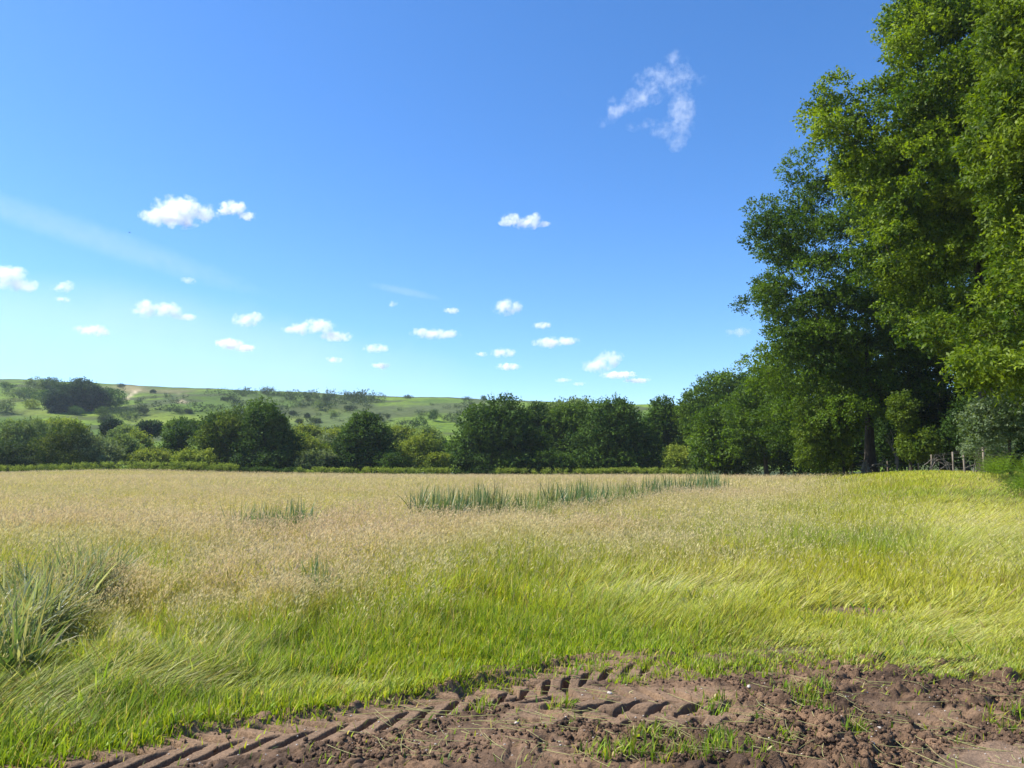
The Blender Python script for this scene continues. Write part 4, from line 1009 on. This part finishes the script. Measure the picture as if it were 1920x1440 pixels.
# many small gorse bushes dotted over the heath, far too small to tell apart
proto = None; rgl = np.random.default_rng(5)
meshes = [bush_mesh('heath_bush', [(0, 0, .5, .9, .8, .5), (.5, .2, .4, .6, .6, .4)], 260, .35, .22, (GORSE[0] * 1.2, np.array([.075, .105, .035])), 400 + k, 16) for k in range(3)]
spots = []
for k in range(70): spots.append((rgl.uniform(440, 705), None, 'sky'))
for k in range(60): spots.append((rgl.uniform(440, 720), rgl.normal(757, 8), ''))
for k in range(70): spots.append((rgl.uniform(380, 900), rgl.uniform(760, 815), ''))
for k in range(22): spots.append((rgl.uniform(200, 400), rgl.uniform(745, 790), ''))
lab_g = 'one of many small dark gorse bushes dotted over the distant heath hill'
for k, (px, py, s_) in enumerate(spots):
    if s_: py = np.interp(px, _RX, _RY) + rgl.uniform(0, 9)
    p = on_hill(px, py)
    if k < 3: o = meshes[k]
    else: o = meshes[k % 3].copy(); COL.objects.link(o)
    sc_ = (1.2 + 2.2 * rgl.random() ** 2) * (1.25 if s_ else 1); o.location = (p.x, p.y, p.z - .2); o.scale = (sc_ * rgl.uniform(1, 1.6), sc_, sc_ * rgl.uniform(.8, 1.2)); o.rotation_euler[2] = rgl.uniform(0, 6)
    tag(o, lab_g, 'bush', 'small gorse bushes dotted over the heath')

# ------------------------------------------------------------------ fence on the right
FP = [(1918, 29.5, 1.5), (1835, 35, 1.25), (1799, 40, 1.2), (1778, 44, 1.15), (1738, 50, 1.1), (1714, 54, 1.1), (1695, 58, 1.1), (1674, 61, 1.2), (1656, 65, 1.1), (1640, 69, 1.1), (1614, 72, 1.15), (1585, 76, 1.1), (1566, 80, 1.1), (1548, 84, 1.1), (1530, 88, 1.1), (1518, 92, 1.1)]
FP = [(2100, 23.5, 1.4)] + FP
fence = empty('wire_fence', gp(1835, 35)); tag(fence, 'wooden post and wire stock fence climbing the bank at the wood edge', 'fence')
fl = Vector(gp(1835, 35)); tops = []
for k, (px, d, h_) in enumerate(FP):
    b_ = np.array(gp(px, d)); tilt = rng.normal(0, .05, 2); A = Acc()
    r = .05 if k != 1 else .065
    pts = np.array([b_ - [0, 0, .3], b_ + [tilt[0] * .5, tilt[1] * .5, h_ * .5], b_ + [tilt[0], tilt[1], h_], b_ + [tilt[0], tilt[1], h_ + .01]])
    tube(A, pts, [r, r * .97, r * .95, r * .6], 8); A.build('post', M_POST, False, fence, fl); tops.append((b_, tilt, h_))
for hgt in (.25, .5, .72, .92, .99):
    A = Acc(); pts = []
    for (b_, t_, h_) in tops: pts.append(b_ + np.array([t_[0], t_[1], h_]) * hgt)
    pts = np.array(pts); q = np.concatenate([np.linspace(pts[i], pts[i + 1], 5, endpoint=False) for i in range(len(pts) - 1)] + [pts[-1:]])
    q[:, 2] -= .02 * np.sin(np.arange(len(q)) % 5 / 5 * np.pi)
    tube(A, q, np.full(len(q), .004), 4); A.build('wire', M_WIRE, False, fence, fl)

# the pale root plate at the foot of the oak, fallen branches, dead shrub
def deadwood(name, label, cat, px, d, spec, mat, seed):
    rg = np.random.default_rng(seed); b_ = np.array(gp(px, d)); A = Acc()
    for (dx, dz0, ex, ez, r) in spec:
        s = b_ + [dx, rg.uniform(-.2, .2), dz0]; e = b_ + [ex, rg.uniform(-.5, .5), ez]; t = np.linspace(0, 1, 7)[:, None]
        pts = s + (e - s) * t + np.array([0, 0, 1.]) * .18 * np.linalg.norm(e - s) * np.sin(t * np.pi) + rg.normal(0, .03, (7, 3))
        tube(A, pts, np.linspace(r, r * .3, 7), 6)
        for q in range(3):
            i = rg.integers(2, 6); v = unit(rg.normal(0, 1, 3) + [0, 0, .4]) * rg.uniform(.3, .8)
            tube(A, np.array([pts[i], pts[i] + v * .5 + [0, 0, .05], pts[i] + v]), [r * .4, r * .25, r * .1], 4)
    o = A.build(name, mat, True, None, tuple(b_)); tag(o, label, cat); return o
deadwood('fallen_branch', 'tangle of bleached fallen branches against the fence under the dark wood', 'branch', 1750, 47,
         [(-.6, .1, .1, .9, .04), (-.4, .0, .4, .8, .035), (.5, 0, -.1, 1.0, .04), (.7, 0, .2, .8, .035), (-.9, .4, .2, .7, .03), (.1, 0, .7, .4, .03)], M_PALEBARK, 71)
deadwood('fallen_branch', 'bent pale fallen bough on the ground right of the pale-footed oak', 'branch', 1645, 59, [(-.7, .6, .9, .1, .10), (-.3, .5, .6, .9, .05)], M_PALEBARK, 72)
deadwood('dead_stump', 'short bleached stump standing by the foot of the oak trunk', 'stump', 1612, 58, [(0, -.2, .05, 1.2, .22), (.5, -.2, .35, .8, .16)], M_PALEBARK, 73)
deadwood('dead_shrub', 'pale leafless twiggy shrub right of the oak trunk', 'shrub', 1672, 56,
         [(0, 1.2, -.6, 2.9, .03), (0, 1.2, .5, 3.1, .03), (0, 1, .9, 2.4, .03), (0, 1, -.9, 2.3, .03), (0, 0, .1, 2.6, .04), (.1, .6, .4, 2.8, .03), (-.1, .6, -.3, 3.2, .03), (0, 1.4, 1.0, 2.9, .02), (0, 1.4, -1.0, 2.8, .02)], M_PALEBARK, 74)
deadwood('dead_sapling', 'thin pale leaning sapling stems in front of the dark wood by the fence', 'sapling', 1812, 38, [(0, -.1, .1, 1.3, .04), (.25, -.1, .3, 1.0, .035)], M_PALEBARK, 75)
# bracken on the bank
for k, (px, d, w_, h_, lab) in enumerate([(1872, 30, 46, 30, 'bright green bracken mound on the bank left of the tallest fence post'), (1925, 26, 50, 30, 'bright green bracken at the right picture edge below the fence')]):
    b_ = gp(px, d); kk = d / FPX; rg = np.random.default_rng(80 + k); A = Acc(); n = 110
    az = rg.uniform(0, 2 * np.pi, n)
    for a in az:
        L = rg.uniform(.8, 1.45); t = np.linspace(0, 1, 8); th = .1 + 1.15 * t * rg.uniform(.5, 1.2); s0 = np.array(b_) + [rg.uniform(-.5, .5) * w_ * kk * 1.5, rg.uniform(-.6, .6), 0]
        st = np.stack([np.cos(a) * np.sin(th), np.sin(a) * np.sin(th), np.cos(th)], -1) * L / 8; sp = s0 + np.cumsum(st, 0)
        tube(A, sp, np.full(8, .004), 3, True, (.12, .18, .03))
        for q in range(2, 8):
            side = np.array([-np.sin(a), np.cos(a), 0])
            for sgn in (-1, 1):
                l = .26 * (1 - (q - 2) / 7); base_ = sp[q]; ax = unit(side * sgn + st[q] * 3); nn = unit(np.cross(ax, st[q]))
                for z_ in range(4):
                    c0 = base_ + ax * l * z_ / 4; wv = unit(st[q]) * l * .16
                    A.add(np.array([c0 - wv, c0 + ax * l * .2, c0 + wv, c0 + ax * l * .06]), [np.array([[0, 1, 2, 3]])], np.array([.15, .245, .02]) * rg.uniform(.7, 1.3))
    o = A.build('bracken', M_GRASS, False, None, b_); tag(o, lab, 'bracken')

# ------------------------------------------------------------------ bird
bp = P(243, 436, 120); A = Acc()
v = ICO2[0] * np.array([.22, .07, .065]); A.add(v, [np.array(ICO2[1])])
for s in (-1, 1):
    A.add(np.array([[.06, 0, .02], [-.08, 0, .02], [-.10, s * .28, .12], [.03, s * .26, .13], [-.12, s * .5, .06], [-.06, s * .5, .065], [.06, 0, .035], [-.08, 0, .03]]),
          [np.array([[0, 1, 2, 3], [3, 2, 4, 5], [6, 3, 2, 7]])])
A.add(np.array([[-.18, -.02, 0], [-.18, .02, 0], [-.34, .07, .0], [-.34, -.07, 0]]), [np.array([[0, 1, 2, 3]])])
A.add(ICO1[0] * np.array([.06, .045, .045]) + np.array([.22, 0, .02]), [np.array(ICO1[1])])
o = A.build('bird', M_BIRD, True); o.location = bp; o.scale = (.6, .6, .6); o.rotation_euler = (0, 0, .3); tag(o, 'tiny dark bird gliding below the large white cloud', 'bird')

# ------------------------------------------------------------------ clouds: real volumes far away
def cloud(label, blobs, alt, tau, seed, amp=3.3, nscale=.85, group='small white clouds', name='cloud', depth=.8, lo=.15, hi=1.5, D=None):
    """blobs: (px, py, rx, ry[, tilt]) in the photograph's pixels"""
    rg = np.random.default_rng(seed)
    cx_ = sum(b[0] for b in blobs) / len(blobs); cy_ = sum(b[1] for b in blobs) / len(blobs)
    el = math.atan2(float(ray(cx_, cy_)[2]), math.hypot(*[float(q) for q in ray(cx_, cy_)[:2]]))
    if D is None: D = min(alt / math.tan(el), 6500)
    c = P(cx_, cy_, D); f = Vector((c.x, c.y, 0)).normalized(); rgt = Vector((f.y, -f.x, 0))
    dist = Vector((c.x, c.y, c.z)).length; k = dist / FPX * .985
    es = []
    for b_ in blobs:
        p = P(b_[0], b_[1], D) - c
        lx = p.dot(rgt); lz = p.z; ly = rg.uniform(-.3, .3) * b_[2] * k * depth
        es.append((lx, ly, lz, b_[2] * k, max(b_[2] * depth, b_[3]) * k, b_[3] * k, -R(b_[4]) if len(b_) > 4 else 0))
    # bounding shell: lumpy star-shaped surface round the blobs
    v = ICO4[0].copy(); ex = np.array([max(abs(e[0]) + e[3] for e in es), max(abs(e[1]) + e[4] for e in es), max(abs(e[2]) + e[5] for e in es)])
    d = unit(v * ex); rad = np.full(len(d), ex.min() * .12)
    for e in es:
        ct, st = math.cos(e[6]), math.sin(e[6])
        def loc(q): return np.stack([(q[..., 0] * ct + q[..., 2] * st) / e[3], q[..., 1] / e[4], (-q[..., 0] * st + q[..., 2] * ct) / e[5]], -1)
        o_ = loc(-np.array(e[:3])[None])[0]; dd = loc(d); s2 = 1.1 ** 2
        a = (dd ** 2).sum(1); b2 = (dd * o_).sum(1); cc = (o_ ** 2).sum() - s2; disc = b2 ** 2 - a * cc
        t = np.where(disc > 0, (-b2 + np.sqrt(np.maximum(disc, 0))) / a, 0); rad = np.maximum(rad, t)
    o = mesh_from(name, d * rad[:, None], [np.array(ICO4[1])], None_mat)
    o.data.materials.clear()
    m, nt, out = new_mat('cloud_vapour'); o.data.materials.append(m)
    tc = nt.nodes.new('ShaderNodeTexCoord'); rmin = np.median([e[5] for e in es])
    nz = nt.nodes.new('ShaderNodeTexNoise'); nz.noise_dimensions = '4D'; nz.inputs['W'].default_value = seed * 3.7; nz.inputs['Scale'].default_value = nscale / rmin; nz.inputs['Detail'].default_value = 7; nz.inputs['Roughness'].default_value = .68
    nt.links.new(tc.outputs['Object'], nz.inputs['Vector'])
    prev = None
    for e in es:
        mp = nt.nodes.new('ShaderNodeMapping'); mp.vector_type = 'TEXTURE'
        mp.inputs['Location'].default_value = e[:3]; mp.inputs['Rotation'].default_value = (0, -e[6], 0); mp.inputs['Scale'].default_value = e[3:6]
        nt.links.new(tc.outputs['Object'], mp.inputs['Vector'])
        ln = nt.nodes.new('ShaderNodeVectorMath'); ln.operation = 'DOT_PRODUCT'; nt.links.new(mp.outputs[0], ln.inputs[0]); nt.links.new(mp.outputs[0], ln.inputs[1])
        sb = nt.nodes.new('ShaderNodeMath'); sb.operation = 'SUBTRACT'; sb.inputs[0].default_value = 1; nt.links.new(ln.outputs['Value'], sb.inputs[1])
        if prev is None: prev = sb
        else:
            mxn = nt.nodes.new('ShaderNodeMath'); mxn.operation = 'MAXIMUM'; nt.links.new(prev.outputs[0], mxn.inputs[0]); nt.links.new(sb.outputs[0], mxn.inputs[1]); prev = mxn
    am = nt.nodes.new('ShaderNodeMath'); am.operation = 'MULTIPLY_ADD'; am.inputs[1].default_value = 2.0 * amp; am.inputs[2].default_value = -1.0 * amp; nt.links.new(nz.outputs['Fac'], am.inputs[0])
    ad = nt.nodes.new('ShaderNodeMath'); nt.links.new(prev.outputs[0], ad.inputs[0]); nt.links.new(am.outputs[0], ad.inputs[1])
    mr = nt.nodes.new('ShaderNodeMapRange'); mr.interpolation_type = 'SMOOTHSTEP'; mr.inputs['From Min'].default_value = lo; mr.inputs['From Max'].default_value = hi
    mr.inputs['To Max'].default_value = tau * .30 / rmin; nt.links.new(ad.outputs[0], mr.inputs['Value'])
    vs = nt.nodes.new('ShaderNodeVolumeScatter'); vs.inputs['Color'].default_value = (1, 1, 1, 1); vs.inputs['Anisotropy'].default_value = .1
    nt.links.new(mr.outputs[0], vs.inputs['Density']); nt.links.new(vs.outputs[0], out.inputs['Volume'])
    m.cycles.volume_step_rate = .35
    o.location = c; o.rotation_euler = (0, 0, math.atan2(rgt.y, rgt.x)); tag(o, label, 'cloud', group)
    return o
None_mat = M_STONE
CL = 1000
cloud('largest bright white puffy cloud in the left half of the sky', [(335, 396, 42, 28), (300, 408, 32, 18), (372, 396, 34, 18), (340, 385, 24, 16), (318, 414, 44, 12), (350, 418, 14, 6)], CL, 5, 1)
cloud('smaller white cloud trailing right of the largest puffy one', [(438, 391, 26, 13), (424, 398, 18, 9), (465, 402, 18, 8)], CL, 4, 2)
cloud('single ragged white cloud high in the middle of the sky', [(958, 414, 24, 13), (990, 418, 30, 13), (1005, 408, 12, 10), (1022, 420, 18, 4)], CL, 3.2, 3)
cloud('thin torn wispy cloud highest in the sky at right', [(1195, 178, 66, 20, -14), (1245, 146, 52, 26), (1290, 150, 34, 18, 20), (1278, 215, 24, 50), (1258, 240, 42, 20), (1150, 206, 34, 14, -35), (1268, 264, 18, 22), (1268, 112, 22, 16), (1215, 230, 40, 12)], CL, 1.35, 4, 4.6, 1.15, depth=.4, lo=.1, hi=2.6)
cloud('white cloud cut by the left picture edge', [(8, 514, 36, 16), (28, 530, 36, 12)], CL, 3.6, 5)
cloud('small slanted white cloud right of the one at the left edge', [(117, 538, 19, 10, -15)], CL, 2.6, 6)
cloud('tiny pale puff just below the small slanted cloud', [(117, 561, 13, 5)], CL, 1.6, 7)
cloud('wide white cloud with a thin right tail in the lower left sky', [(277, 582, 30, 16), (310, 580, 30, 15), (350, 592, 24, 6)], CL, 3.6, 8)
cloud('round white cloud right of the wide tailed one', [(460, 600, 26, 13), (476, 594, 18, 9)], CL, 3.4, 9)
cloud('long wavy white cloud in the lower middle left of the sky', [(562, 618, 30, 11), (596, 612, 32, 15), (630, 628, 32, 10)], CL, 3.2, 10)
cloud('low peaked white cloud above the far left hillside', [(172, 621, 28, 9), (178, 617, 16, 9)], CL, 3, 11)
cloud('flat white cloud below the round one', [(430, 646, 28, 10), (455, 651, 28, 7)], CL, 4.5, 12, D=5600)
cloud('round white cloud alone above the middle of the tree line', [(950, 575, 30, 16), (952, 568, 17, 13)], CL, 3.6, 13)
cloud('flat ragged white cloud just left of the middle of the sky', [(790, 624, 22, 11), (815, 627, 32, 10), (845, 626, 20, 9)], CL, 3, 14)
cloud('small oval cloud below and right of the round lone one', [(1016, 610, 19, 7)], CL, 2.6, 15)
cloud('long flat white cloud above the largest oaks', [(1030, 642, 34, 10), (1060, 640, 28, 8)], CL, 3, 16)
cloud('small bright cloud above the largest wide oak', [(943, 661, 26, 10)], CL, 2.8, 17)
cloud('tiny cloud left of the small bright one above the oak', [(903, 664, 13, 5)], CL, 2.2, 18)
cloud('billowing cloud lowest over the right of the tree row', [(1118, 686, 34, 13), (1142, 672, 28, 17)], CL, 3.4, 19)
cloud('thin ragged cloud trailing under the billowing one', [(1160, 703, 34, 7), (1196, 714, 26, 5)], CL, 3.5, 20, D=4700)
cloud('small cloud low above the middle of the hill', [(705, 653, 25, 9)], CL, 2.4, 21)
cloud('small round cloud just below it, low above the hill', [(714, 686, 17, 7)], CL, 4.2, 22)
cloud('faint low cloud just over the top of the largest oak', [(953, 687, 26, 7)], CL, 3.5, 23, D=5000)
cloud('small flat cloud low over the hill left of the lone oak', [(627, 675, 19, 6)], CL, 2, 24)
cloud('tiny upright wisp above the flat ragged cloud', [(737, 570, 10, 7, -30)], CL, 1.4, 25)
cloud('tiny flat cloud left of the round lone one', [(847, 583, 17, 6)], CL, 2.2, 26)
cloud('faint blot of cloud in the left sky below the streak', [(352, 526, 15, 6)], CL, 1, 27)
cloud('faint wide smudge of cloud beside the big oak', [(1385, 622, 26, 9)], CL, .7, 28)
cloud('very faint low cloud between billowing cloud and tree tops', [(1055, 713, 17, 5), (1085, 720, 14, 4)], CL, 1.2, 29)
gs = 'thin high cloud streaks'
cloud('long thin pale streak slanting down across the left sky', [(160, 446, 340, 15, 13)], 3000, .09, 30, .9, .7, gs, 'cloud_streak', .3, .0, 1.0)
cloud('faint short streak in the middle of the sky', [(760, 545, 80, 7, 10)], 3000, .08, 31, .8, .6, gs, 'cloud_streak', .4, .0, .9)
cloud('broad milky veil low over the left horizon', [(250, 640, 700, 95, 5)], 3000, .3, 32, .7, .7, gs, 'cloud_veil', .3, 0, 1.0, 7500)

# ------------------------------------------------------------------ haze
zlo = float(min(Z.min(), Zh.min())) - 6; m, nt, out = new_mat('valley_haze')
HZ = (-1750, 1750, -80, 1750, -14, 110)
pv = nt.nodes.new('ShaderNodeVolumePrincipled'); pv.inputs['Color'].default_value = (.72, .84, 1, 1); pv.inputs['Density'].default_value = .00013; pv.inputs['Anisotropy'].default_value = .2
nt.links.new(pv.outputs[0], out.inputs['Volume']); m.cycles.homogeneous_volume = True
bx = np.array([(a, b, c) for a in HZ[:2] for b in HZ[2:4] for c in HZ[4:]], float)
o = mesh_from('haze', bx, [np.array([[0, 1, 3, 2], [4, 6, 7, 5], [0, 4, 5, 1], [2, 3, 7, 6], [0, 2, 6, 4], [1, 5, 7, 3]])], m)
tag(o, 'thin summer haze in the air over the fields', 'haze', None, 'stuff')
